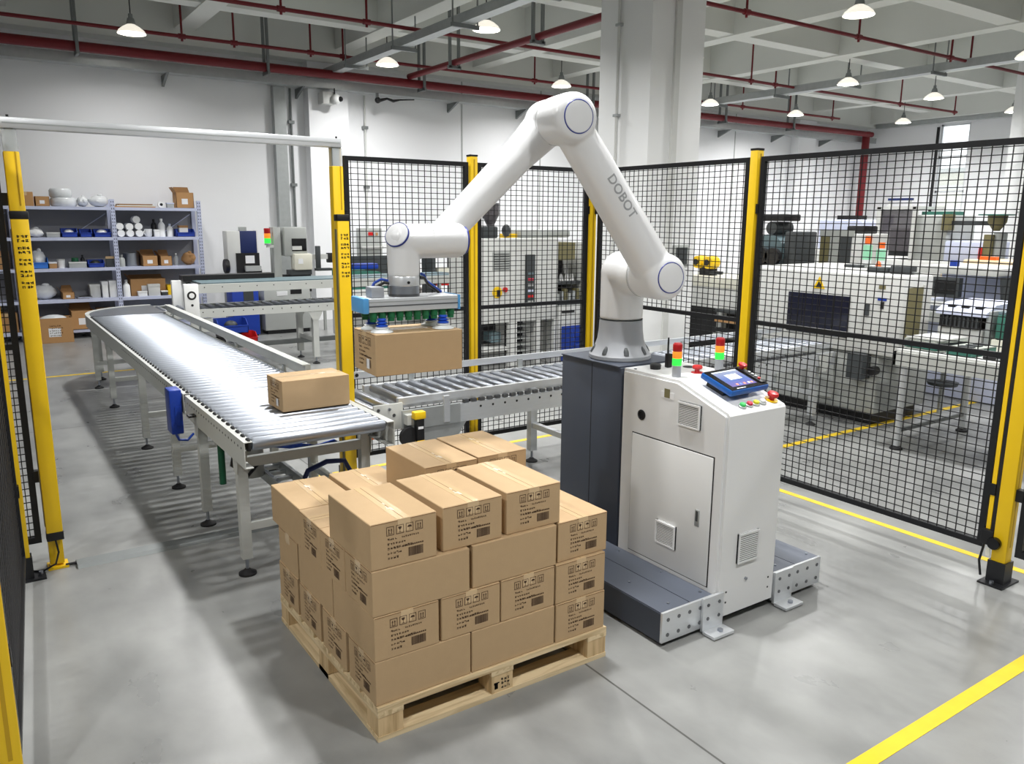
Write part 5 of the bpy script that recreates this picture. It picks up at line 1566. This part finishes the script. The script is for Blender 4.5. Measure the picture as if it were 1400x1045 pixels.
bx('body', 'machine_grey', t, 3.78, 12.5, 0.06, 4.52, 12.79, 0.78, bev=0.008)
bx('kick_base', 'black', t, 3.82, 12.52, 0.0, 4.5, 12.78, 0.06)
bx('panel_black', 'black', t, 4.2, 12.49, 0.62, 4.38, 12.5, 0.7)
bx('name_plate', 'sticker', t, 3.98, 12.49, 0.6, 4.15, 12.5, 0.67)
MB().cyl((3.88, 12.5, 0.48), (3.88, 12.48, 0.48), 0.02, seg=10).build('knob', 'black', t)
bx('side_shelf', 'machine_white', t, 4.52, 12.52, 0.42, 4.82, 12.76, 0.46)
bx('side_leg', 'machine_grey', t, 4.76, 12.54, 0, 4.8, 12.58, 0.42)
t = thing('blue_cabinet', 'tall narrow blue cabinet behind the back conveyor', 'cabinet', (3.5, 12.6, 0))
bx('body', 'blue_box', t, 3.28, 12.45, 0.02, 3.68, 12.78, 0.82, bev=0.01)
bx('vent', 'machine_dark', t, 3.45, 12.44, 0.55, 3.6, 12.45, 0.7)
bx('foot', 'black', t, 3.3, 12.48, 0, 3.66, 12.75, 0.02)
s_bin('dark blue tote bin on the floor behind the back conveyor', 2.88, 3.3, 0.16, 0.2, y=11.75, d=0.3, load='machine_dark')
bx_ = s_bin('red tote bin on the floor beside the dark blue tote', 3.2, 3.42, 0.0, 0.16, y=11.72, d=0.26, m='red')
t = thing('tote_stand', 'low black dolly under the dark blue tote bin', 'dolly', (3.05, 11.9, 0))
bx('deck', 'black', t, 2.9, 11.77, 0.1, 3.18, 12.03, 0.16)
for x in (2.93, 3.15):
    for y in (11.8, 12.0): MB().lathe([(0, -0.02), (0.05, -0.02), (0.05, 0.02), (0, 0.02)], (x, y, 0.05), (0, 1, 0), seg=14).build('castor', 'rubber', t, 40)
t = thing('wall_bench', 'low white bench rail with clamps along the back wall', 'bench', (3.98, 13.4, 0))
bx('top', 'machine_white', t, 3.7, 13.3, 0.82, 4.05, 13.6, 0.9)
bx('clamp', 'machine_dark', t, 3.74, 13.35, 0.9, 3.98, 13.5, 0.94)
for x in (3.73, 3.99): bx('leg', 'machine_grey', t, x, 13.4, 0, x + 0.04, 13.44, 0.82)
t = thing('electric_box', 'grey electrical box with red switch on the back wall, behind the gripper', 'electrical box', (6.24, 13.98, 1.12))
bx('body', 'machine_grey', t, 6.03, 13.9, 1.12, 6.46, 14.1, 1.63, bev=0.01)
bx('switch', 'red', t, 6.18, 13.885, 1.5, 6.27, 13.9, 1.56)
bx('knob', 'cardboard_dark', t, 6.33, 13.885, 1.5, 6.37, 13.9, 1.55)
bx('shelf_edge', 'machine_white', t, 6.03, 13.85, 1.26, 6.46, 13.9, 1.3)

# ------------------------------------------------------------------ machines behind the back fence
t = thing('coating_machine', 'grey machine with curved green hood behind the left back panel', 'machine', (4.95, 11.0, 0))
bx('base', 'machine_white', t, 4.45, 10.75, 0.1, 5.7, 11.4, 0.8, bev=0.02)
MB().prism([(4.45, 0.8), (5.2, 0.8), (5.15, 0.95), (4.95, 1.05), (4.45, 1.07)], 'y', 10.8, 11.35).build('hood', 'teal_board', t)
bx('back_panel', 'machine_dark', t, 4.5, 11.36, 0.8, 5.7, 11.4, 1.25)
bx('screen_arm', 'machine_dark', t, 5.5, 11.2, 0.8, 5.6, 11.3, 1.2)
b = bx('cable_tray_blue', 'blue_box', t, 4.6, 10.9, 1.08, 5.0, 11.1, 1.16, bev=0.02)
for x in (4.5, 5.6): bx('leg', 'machine_dark', t, x, 10.85, 0, x + 0.08, 10.95, 0.1)
t = thing('equipment_rack', 'black equipment rack with blue and red parts behind the fence post', 'rack', (5.7, 10.4, 0))
bx('frame', 'machine_dark', t, 5.55, 10.3, 0.0, 5.62, 10.6, 1.35)
bx('frame', 'machine_dark', t, 5.98, 10.3, 0.0, 6.05, 10.6, 1.35)
for z, m in ((0.3, 'machine_dark'), (0.6, 'machine_grey'), (0.85, 'red'), (1.25, 'blue_box')): bx('shelf', m, t, 5.62, 10.3, z, 5.98, 10.6, z + 0.05)
bx('unit', 'cream', t, 5.66, 10.32, 0.9, 5.94, 10.58, 1.1)
# white machine with hopper
MY = 8.2
t = thing('moulding_cabinet', 'white machine cabinet with small glass hopper behind the back fence', 'machine', (5.7, MY, 0))
bx('body', 'machine_white', t, 5.04, MY, 0.55, 6.25, MY + 0.7, 1.58, bev=0.012)
bx('lower_frame', 'machine_white', t, 5.04, MY + 0.3, 0.0, 6.25, MY + 0.7, 0.55)
for x0, x1 in ((5.04, 5.08), (5.5, 5.62), (5.92, 5.98), (6.2, 6.25)): bx('post', 'machine_white', t, x0, MY, 0.0, x1, MY + 0.06, 0.55)
bx('lower_shelf', 'machine_white', t, 5.08, MY + 0.02, 0.2, 5.5, MY + 0.3, 0.24)
bx('dark_bay', 'black', t, 5.1, MY + 0.28, 0.26, 5.48, MY + 0.3, 0.52)
bx('bay_part', 'machine_teal', t, 5.3, MY + 0.1, 0.3, 5.44, MY + 0.28, 0.42)
bx('dark_bay', 'black', t, 5.64, MY + 0.28, 0.05, 5.9, MY + 0.3, 0.54)
for k in range(5): bx('bay_slat', 'machine_grey', t, 5.64, MY + 0.1, 0.15 + k * 0.08, 5.9, MY + 0.28, 0.165 + k * 0.08)
lv = bx('vent_plate', 'machine_grey', t, 5.25, MY - 0.01, 1.2, 5.5, MY, 1.42)
for k in range(7): bx('vent_slat', 'machine_dark', lv, 5.26, MY - 0.016, 1.215 + k * 0.029, 5.49, MY - 0.01, 1.222 + k * 0.029)
MB().lathe([(0.0, 0), (0.07, 0.0), (0.07, 0.01), (0, 0.012)], (5.32, MY, 0.93), (0, -1, 0), seg=20).build('switch_plate', 'yellow', t, 40)
bx('switch_lever', 'black', t, 5.31, MY - 0.03, 0.88, 5.35, MY - 0.01, 0.96)
MB().lathe([(0.0, 0), (0.03, 0.0), (0.03, 0.03), (0, 0.03)], (5.43, MY, 0.96), (0, -1, 0), seg=16).build('stop_button', 'red', t, 40)
cp = bx('control_strip', 'machine_dark', t, 5.73, MY - 0.03, 0.74, 5.87, MY, 1.38, bev=0.006)
for k in range(6): bx('control_key', ('machine_grey', 'red', 'lilac', 'machine_grey', 'btn_red', 'machine_teal')[k], cp, 5.76, MY - 0.035, 0.78 + k * 0.07, 5.84, MY - 0.03, 0.81 + k * 0.07)
bx('side_unit', 'machine_white', t, 6.27, MY, 0.0, 6.7, MY + 0.6, 0.72)
bx('side_handle', 'black', t, 6.32, MY - 0.015, 0.62, 6.52, MY, 0.65)
bx('open_bay', 'black', t, 6.27, MY + 0.5, 0.72, 6.7, MY + 0.6, 1.3)
bx('bay_floor', 'machine_dark', t, 6.27, MY, 0.72, 6.7, MY + 0.5, 0.78)
bx('bay_middle', 'machine_dark', t, 6.27, MY + 0.1, 0.98, 6.7, MY + 0.5, 1.02)
bx('bay_top', 'olive', t, 6.27, MY, 1.3, 6.52, MY + 0.6, 1.52)
bx('bay_side', 'machine_white', t, 6.7, MY, 0.0, 6.74, MY + 0.6, 1.52)
for k in range(3): MB().lathe([(0, 0), (0.035, 0), (0.02, 0.08), (0, 0.1)], (6.45 + k * 0.09, MY + 0.2, 1.02), seg=12).build('white_nozzle', 'white', t, 50)
for k in range(6): bx('bay_part', ('machine_grey', 'galv', 'olive')[k % 3], t, 6.3 + 0.065 * k, MY + 0.08, 0.78, 6.34 + 0.065 * k, MY + 0.16 + 0.03 * (k % 2), 0.86 + 0.03 * (k % 3))
bx('motor', 'machine_dark', t, 5.1, MY + 0.1, 1.58, 5.4, MY + 0.4, 1.72, bev=0.02)
bx('top_duct', 'machine_grey', t, 5.8, MY + 0.2, 1.58, 6.6, MY + 0.5, 1.68, bev=0.03)
bx('brass_valve', 'yellow', t, 5.58, MY + 0.25, 1.58, 5.78, MY + 0.35, 1.63)
h = MB().lathe([(0.04, 0), (0.05, 0.02), (0.11, 0.14), (0.11, 0.28), (0.1, 0.28), (0.1, 0.15), (0.03, 0.02)], (5.38, MY + 0.25, 1.72), seg=24, close=False).build('hopper', 'smoke_glass', t, 40)
MB().lathe([(0, 0.03), (0.045, 0.03), (0.095, 0.14), (0, 0.15)], (5.38, MY + 0.25, 1.72), seg=20).build('granulate', 'machine_dark', h, 40)
MB().sphere((5.58, MY + 0.2, 1.67), 0.07, (0.8, 0.8, 1.1), 14, 10).build('blower', 'machine_dark', t, 60)
t = s_bin('blue plastic crate on the floor behind the corner post', 6.3, 6.98, 0.0, 0.45, y=7.87, d=0.3, m='blue_bin')
t['group'] = 'floor crates'
WM_t = None
t = thing('wall_switch', 'small grey switch plate on the column behind the robot arm', 'switch', (6.54, 7.35, 1.2))
bx('plate', 'machine_grey', t, 6.52, 7.25, 1.15, 6.55, 7.43, 1.3)
bx('rocker', 'machine_white', t, 6.515, 7.3, 1.19, 6.52, 7.34, 1.26)
t = thing('wall_screen', 'dark grey display panel on the column, right of the upper arm', 'display', (7.2, 6.95, 1.3))
bx('panel', 'machine_grey', t, 7.02, 6.92, 1.25, 7.25, 6.96, 1.52, bev=0.006)
bx('glass', 'machine_dark', t, 7.04, 6.916, 1.29, 7.23, 6.92, 1.49)

# ------------------------------------------------------------------ machines behind the right fence
t = thing('reflow_machine', 'big white machine with dark navy window behind the right fence', 'machine', (6.9, 4.4, 0))
bx('body', 'machine_white', t, 6.5, 3.73, 0.66, 6.95, 5.5, 1.36, bev=0.025)
bx('rear_body', 'machine_white', t, 6.952, 4.5, 0.3, 8.1, 5.5, 1.36, bev=0.02)
bx('lower_body', 'machine_grey', t, 6.55, 3.93, 0.12, 7.4, 5.4, 0.655, bev=0.02)
bx('skirt', 'black', t, 6.65, 4.0, 0.0, 7.35, 5.3, 0.12)
nv = bx('navy_window', 'window_navy', t, 6.485, 4.22, 0.78, 6.502, 4.87, 1.15, bev=0.004)
for k in range(1, 4): bx('window_bar', 'black', nv, 6.482, 4.22 + k * 0.1625 - 0.004, 0.79, 6.486, 4.22 + k * 0.1625 + 0.004, 1.14)
s = MB().prism([(4.49, 1.2), (4.61, 1.2), (4.55, 1.31)], 'x', 6.492, 6.499).build('warning_sign', 'yellow', t)
MB().prism([(4.52, 1.212), (4.58, 1.212), (4.55, 1.27)], 'x', 6.489, 6.492).build('warning_symbol', 'ink_black', s)
bx('sign_plate', 'olive', t, 6.494, 3.9, 1.24, 6.5, 3.96, 1.27)
bx('sign_plate', 'blue_box', t, 6.494, 3.88, 1.14, 6.5, 3.96, 1.165)
bx('sign_plate', 'ink_black', t, 6.494, 3.9, 1.07, 6.5, 3.93, 1.13)
bx('lever', 'machine_dark', t, 6.48, 4.03, 1.0, 6.5, 4.07, 1.1)
bx('olive_opening', 'olive', t, 6.55, 3.722, 0.83, 6.78, 3.732, 1.26)
bx('opening_edge', 'machine_white', t, 6.78, 3.715, 0.83, 6.81, 3.732, 1.28)
bx('roller_guide', 'machine_dark', t, 6.42, 4.0, 0.44, 6.55, 4.15, 0.66)
MB().cyl((6.56, 3.95, 0.52), (6.48, 3.95, 0.52), 0.04, seg=14).build('knob', 'black', t, 40)
bx('kick_panel', 'machine_grey', t, 6.53, 4.35, 0.2, 6.56, 5.2, 0.62)
bx('kick_knob', 'white', t, 6.5, 4.75, 0.4, 6.53, 4.8, 0.46)

t = thing('work_table', 'long grey outfeed table right of the big white machine', 'table', (6.6, 2.9, 0))
bx('top', 'machine_white', t, 6.06, 1.2, 0.78, 7.2, 3.5, 0.815)
bx('front_rail', 'frame_grey', t, 6.04, 1.2, 0.69, 6.07, 3.5, 0.8)
bx('end_rail', 'frame_grey', t, 6.04, 3.48, 0.69, 7.2, 3.51, 0.8)
for x, y in ((6.09, 3.43), (7.12, 3.43), (6.09, 2.3), (7.12, 2.3), (6.09, 1.3)):
    l = MB().cyl((x, y, 0.03), (x, y, 0.78), 0.025, seg=14).build('leg', 'alu', t, 50)
    MB().lathe([(0.05, 0), (0.05, 0.012), (0.015, 0.035), (0, 0.035)], (x, y, 0), seg=16).build('foot_pad', 'rubber', l, 40)
bx('stretcher', 'galv_dull', t, 6.09, 3.42, 0.14, 7.12, 3.44, 0.17)
t = thing('circuit_board', 'green circuit board tray lying on the outfeed table', 'tray', (6.3, 3.04, 0.815))
bx('board', 'teal_board', t, 6.12, 2.95, 0.816, 6.5, 3.13, 0.87)
bx('edge', 'board', t, 6.11, 2.94, 0.87, 6.51, 3.14, 0.878)
for k in range(3): bx('chip', 'machine_dark', t, 6.18 + k * 0.11, 2.98, 0.878, 6.24 + k * 0.11, 3.08, 0.888)
t = thing('board_stack', 'untidy stack of pale boards on the outfeed table', 'boards', (6.34, 3.32, 0.815))
rg = random.Random(4)
for k in range(6):
    m = Matrix.Translation((6.32, 3.32, 0.816 + k * 0.018)) @ Matrix.Rotation(rg.uniform(-0.2, 0.2), 4, 'Z')
    MB().box(-0.19, -0.14, 0, 0.19, 0.14, 0.012, m=m).build('sheet', ('board', 'teal_board', 'machine_white', 'machine_dark', 'board', 'machine_white')[k], t)
t = thing('laptop_case', 'flat black case lying on the outfeed table', 'case', (6.3, 2.75, 0.815))
bx('body', 'black', t, 6.15, 2.62, 0.816, 6.45, 2.88, 0.84, bev=0.006)
bx('clasp', 'galv', t, 6.14, 2.72, 0.823, 6.15, 2.78, 0.833)
t = thing('bellows_unit', 'pale bench unit with black bellows on the outfeed table', 'machine', (6.9, 3.32, 0.815))
bx('body', 'machine_white', t, 6.65, 3.14, 0.816, 7.15, 3.5, 0.965, bev=0.01)
bl = bx('bellows', 'black', t, 6.63, 3.16, 0.965, 7.1, 3.48, 1.06)
for k in range(9): bx('bellows_fold', 'machine_dark', bl, 6.622, 3.17 + k * 0.034, 0.97, 6.63, 3.185 + k * 0.034, 1.055)
cv = MB().prism([(6.6, 1.07), (7.15, 1.1), (7.15, 1.17), (6.75, 1.16), (6.6, 1.1)], 'y', 3.1, 3.5).build('cover', 'lilac', t)
for k in range(3): bx('cover_slot', 'black', cv, 6.66, 3.16 + k * 0.11, 1.12, 6.72, 3.22 + k * 0.11, 1.145)
bx('side_frame', 'galv', t, 6.64, 3.08, 0.816, 7.1, 3.12, 1.12, bev=0.01)
t = thing('teal_unit', 'dark teal bench unit on the outfeed table, near the right post', 'machine', (6.85, 2.9, 0.815))
bx('body', 'teal_board', t, 6.66, 2.74, 0.9, 7.1, 3.05, 1.1, bev=0.015)
bx('lid', 'machine_teal', t, 6.665, 2.745, 1.1, 7.1, 3.045, 1.12)
bx('plinth', 'cream', t, 6.64, 2.72, 0.816, 7.12, 3.06, 0.9)
t = thing('pick_place_machine', 'lilac grey machine with open black front beside the big white machine', 'machine', (8.8, 4.1, 0))
bx('body', 'lilac', t, 8.4, 3.5, 0.0, 9.3, 4.7, 1.0, bev=0.02)
bx('opening', 'black', t, 8.41, 3.6, 1.0, 9.2, 4.15, 1.02)
bx('monitor', 'machine_dark', t, 8.38, 4.24, 1.05, 8.46, 4.52, 1.25, bev=0.006)
bx('monitor_glass', 'black_gloss', t, 8.374, 4.27, 1.08, 8.38, 4.49, 1.22)
bx('rear_wall', 'lilac', t, 8.9, 3.5, 1.0, 9.3, 4.7, 1.3)
bx('roof', 'machine_white', t, 8.42, 3.9, 1.28, 9.3, 4.72, 1.36, bev=0.01)
bx('front_bar', 'white', t, 8.3, 3.5, 0.96, 8.38, 4.7, 1.0)
bx('slope', 'machine_grey', t, 8.2, 3.5, 0.8, 8.4, 4.7, 0.9)
bx('fixture', 'blue_box', t, 8.5, 4.35, 1.36, 8.56, 4.42, 1.42)
t = thing('wire_basket', 'black wire basket standing on the lilac machine', 'basket', (8.55, 3.8, 1.02))
MB().lathe([(0.09, 0), (0.12, 0.25), (0.112, 0.25), (0.084, 0.01)], (8.55, 3.8, 1.02), seg=16, close=False).build('shell', 'machine_dark', t, 40)
MB().lathe([(0, 0.0), (0.09, 0.0), (0.09, 0.012), (0, 0.012)], (8.55, 3.8, 1.02), seg=16).build('base', 'machine_dark', t, 40)
t = thing('beige_box', 'beige cabinet top behind the lilac machine', 'cabinet', (10.2, 4.6, 0))
bx('body', 'beige', t, 9.8, 4.3, 0, 10.4, 4.95, 1.38, bev=0.02)
bx('top_tray', 'orange', t, 9.85, 4.6, 1.38, 9.95, 4.8, 1.42)
t = thing('beige_cabinet', 'beige cabinet with dark top unit at the right edge behind the fence', 'cabinet', (9.3, 2.8, 0))
bx('body', 'beige', t, 9.4, 2.4, 0, 10.0, 3.48, 1.22, bev=0.02)
bx('top_unit', 'machine_dark', t, 9.42, 2.6, 1.22, 9.8, 3.0, 1.42, bev=0.02)
bx('monitor', 'lilac', t, 9.42, 3.05, 1.22, 9.52, 3.45, 1.3)
t = thing('stool', 'dark round stool under the outfeed table', 'stool', (7.6, 3.95, 0))
for z in (0.28, 0.42): MB().lathe([(0, 0), (0.13, 0), (0.14, 0.03), (0, 0.05)], (7.62, 3.9, z), seg=18).build('seat', 'machine_dark', t, 40)
MB().cyl((7.62, 3.9, 0), (7.62, 3.9, 0.42), 0.025, seg=10).build('stem', 'galv', t)

# behind the big machine
t = thing('pump_unit', 'blue grey drum machine with black reels behind the big white machine', 'machine', (9.0, 6.9, 0))
bx('stand', 'machine_grey', t, 8.75, 6.5, 0, 9.3, 7.3, 1.1)
MB().cyl((8.76, 6.95, 1.4), (9.3, 6.95, 1.4), 0.24, seg=28).build('drum', 'machine_teal', t, 40)
bx('side_case', 'machine_dark', t, 8.78, 6.53, 1.1, 9.2, 6.72, 1.68, bev=0.02)
MB().cyl((8.8, 6.95, 1.72), (9.15, 6.95, 1.72), 0.085, seg=18).build('motor', 'machine_dark', t, 40)
bx('top_case', 'black', t, 8.8, 6.76, 1.81, 9.15, 7.14, 1.9, bev=0.02)
for y in (6.8, 6.98): MB().lathe([(0.03, -0.03), (0.11, -0.03), (0.11, 0.03), (0.03, 0.03)], (8.68, y, 1.36), (1, 0, 0), seg=20).build('reel', 'black', t, 40)
bx('reel_block', 'black', t, 8.65, 6.7, 1.1, 8.74, 7.0, 1.26)
bx('paper', 'white', t, 8.6, 7.05, 1.15, 8.62, 7.17, 1.3)
t = thing('oven_cabinet', 'white cabinet with dark double door behind the big machine top', 'cabinet', (9.4, 6.25, 0))
bx('body', 'machine_white', t, 9.2, 5.9, 0, 9.8, 6.485, 1.66, bev=0.015)
bx('door', 'machine_dark', t, 9.185, 6.03, 1.25, 9.2, 6.18, 1.62)
bx('door', 'olive', t, 9.185, 6.34, 1.25, 9.2, 6.47, 1.62)
bx('door', 'machine_grey', t, 9.185, 6.19, 1.25, 9.2, 6.33, 1.62)

bx('lid', 'machine_grey', t, 9.18, 6.0, 1.62, 9.2, 6.48, 1.7)
bx('top_device', 'black', t, 9.4, 6.0, 1.66, 9.7, 6.25, 1.76, bev=0.02)
bx('wood_stick', 'orange', t, 9.5, 6.3, 1.66, 9.55, 6.48, 1.7)
for k, (xx, y, h) in enumerate(((7.8, 4.92, 0.3), (7.8, 4.77, 0.24))):
    t = thing('spray_bottle', 'mint bottle with orange cap on the big white machine, ' + ('left' if k == 0 else 'right'), 'bottle', (xx, y, 1.361), 'mint bottles with orange caps')
    MB().cyl((xx, y, 1.361), (xx, y, 1.361 + h * 0.75), 0.045, seg=16).build('body', 'btn_clear', t, 50)
    MB().cyl((xx, y, 1.42), (xx, y, 1.361 + h * 0.7), 0.046, seg=16).build('label_band', 'mint', t, 50)
    MB().cyl((xx, y, 1.361 + h * 0.75), (xx, y, 1.361 + h), 0.034, seg=14).build('cap', 'orange', t, 50)
t = thing('small_parts', 'orange toy-like part lying on the big white machine', 'part', (7.5, 4.6, 1.361))
MB().lathe([(0, 0), (0.03, 0), (0.02, 0.05), (0, 0.07)], (7.5, 4.6, 1.361), seg=12).build('body', 'orange', t, 50)
bx('foot', 'white', t, 7.46, 4.55, 1.361, 7.54, 4.65, 1.367)
for k, (x, y, w_) in enumerate(((7.3, 4.75, 0.2), (6.75, 4.15, 0.2), (6.72, 3.92, 0.18))):
    t = thing('hand_tool', 'dark tool lying on the big white machine, ' + ('left', 'middle', 'right')[k], 'tool', (x, y, 1.361), 'tools on the big machine')
    bx('body', 'machine_dark', t, x, y - w_ / 2, 1.361, x + 0.12, y + w_ / 2, 1.39 + 0.02 * k, bev=0.008)
    bx('handle', 'galv', t, x + 0.04, y - w_ / 2 - 0.06, 1.365, x + 0.07, y - w_ / 2, 1.385)
t = thing('moulding_machine', 'large white moulding machine with smoked guard in the far right', 'machine', (14.5, 7.6, 0))
bx('bed', 'machine_white', t, 14.0, 6.3, 0, 15.0, 9.4, 1.15, bev=0.03)
bx('clamp_case', 'machine_grey', t, 14.05, 7.42, 1.15, 15.0, 8.0, 1.94, bev=0.03)
gl = bx('guard', 'smoke_glass', t, 14.02, 8.02, 1.3, 14.06, 8.66, 2.02)
bx('guard_frame', 'machine_white', t, 14.0, 7.98, 1.15, 14.1, 8.04, 2.08)
bx('guard_frame', 'machine_white', t, 14.0, 8.64, 1.15, 14.1, 8.72, 2.08)
bx('guard_roof', 'machine_white', t, 14.0, 7.98, 2.04, 15.0, 8.72, 2.09)
bx('green_rail', 'teal_board', t, 14.2, 7.45, 1.94, 14.6, 7.98, 2.0)
bx('inside_block', 'machine_dark', t, 14.3, 8.1, 1.2, 14.8, 8.6, 1.7)
bx('robot_bar', 'machine_blue', t, 14.2, 8.2, 2.2, 14.28, 8.65, 2.24)
for y in (8.22, 8.6): bx('robot_leg', 'machine_white', t, 14.21, y, 2.09, 14.26, y + 0.04, 2.2)
bx('injection_unit', 'lilac', t, 14.02, 6.75, 1.15, 14.9, 7.42, 1.5, bev=0.03)
bx('barrel_rail', 'machine_dark', t, 14.1, 6.78, 1.77, 14.18, 7.46, 1.84)
bx('rail_end', 'olive', t, 14.0, 7.38, 1.68, 14.2, 7.5, 1.95)
MB().lathe([(0.05, 0), (0.14, 0.14), (0.15, 0.26), (0.14, 0.26), (0.04, 0.02)], (14.15, 6.66, 1.68), seg=20, close=False).build('hopper', 'olive', t, 40)
MB().cyl((14.15, 6.58, 1.12), (14.15, 6.58, 1.66), 0.1, seg=16).build('dryer', 'galv', t, 40)
bx('dryer_case', 'olive', t, 14.02, 6.64, 1.12, 14.15, 6.78, 1.62)
bx('red_pipe', 'red', t, 14.0, 6.78, 1.15, 14.05, 6.83, 1.4)
bx('hopper_plate', 'teal_board', t, 13.95, 6.45, 1.93, 14.3, 6.88, 1.95)
bx('front_step', 'beige', t, 13.2, 6.4, 0.0, 14.0, 7.0, 1.0, bev=0.02)
t = thing('moulding_machine', 'smaller white moulding machine left of the red riser', 'machine', (16.5, 10.6, 0))
bx('bed', 'machine_white', t, 16.0, 9.6, 0, 17.0, 12.0, 1.2, bev=0.03)
bx('case', 'lilac', t, 16.1, 10.35, 1.2, 16.9, 11.42, 1.86, bev=0.05)
bx('top_rail', 'black', t, 16.3, 10.5, 1.86, 16.5, 11.1, 1.95)
MB().cyl((16.4, 10.0, 1.2), (16.4, 10.0, 1.6), 0.2, seg=20).build('tank', 'white', t, 40)
MB().lathe([(0.05, 0), (0.16, 0.2), (0.16, 0.36), (0.15, 0.36), (0.04, 0.02)], (16.4, 10.0, 1.6), seg=18, close=False).build('hopper', 'machine_blue', t, 40)
# yellow pump on the bench beyond the corner panel
t = thing('bench_machine', 'low white bench machine behind the fence, right of the robot', 'machine', (8.2, 7.0, 0))
bx('top', 'cream', t, 7.8, 6.1, 0.98, 8.6, 8.0, 1.1, bev=0.01)
bx('apron', 'machine_white', t, 7.82, 6.15, 0.72, 8.58, 7.95, 0.98)
bx('dark_bay', 'black', t, 7.95, 7.0, 0.1, 8.5, 7.5, 0.72)
for y in (6.2, 6.85, 7.6, 7.9): bx('leg', 'machine_grey', t, 7.83, y, 0, 7.92, y + 0.08, 0.72)
bx('lower_shelf', 'machine_grey', t, 7.85, 6.2, 0.35, 8.55, 7.0, 0.4)
for k in range(3): bx('rail', ('black', 'cardboard_dark', 'machine_dark')[k], t, 7.7, 6.15, 0.45 + k * 0.12, 7.8, 6.85, 0.49 + k * 0.12)
t = thing('yellow_pump', 'yellow twin motor pump on the bench right of the robot', 'pump', (8.15, 7.42, 1.1))
bx('block', 'black', t, 8.1, 7.34, 1.1, 8.25, 7.52, 1.2)
for y in (7.33, 7.52):
    m_ = MB().lathe([(0, 0), (0.08, 0), (0.09, 0.03), (0.08, 0.16), (0, 0.17)], (8.2, y, 1.27), (-1, 0, 0), seg=18).build('motor', 'yellow', t, 40)
    MB().lathe([(0, 0.17), (0.04, 0.17), (0.04, 0.185), (0, 0.185)], (8.2, y, 1.27), (-1, 0, 0), seg=14).build('motor_face', 'black', m_, 40)
bx('nozzle', 'machine_dark', t, 8.1, 7.16, 1.12, 8.16, 7.34, 1.16)
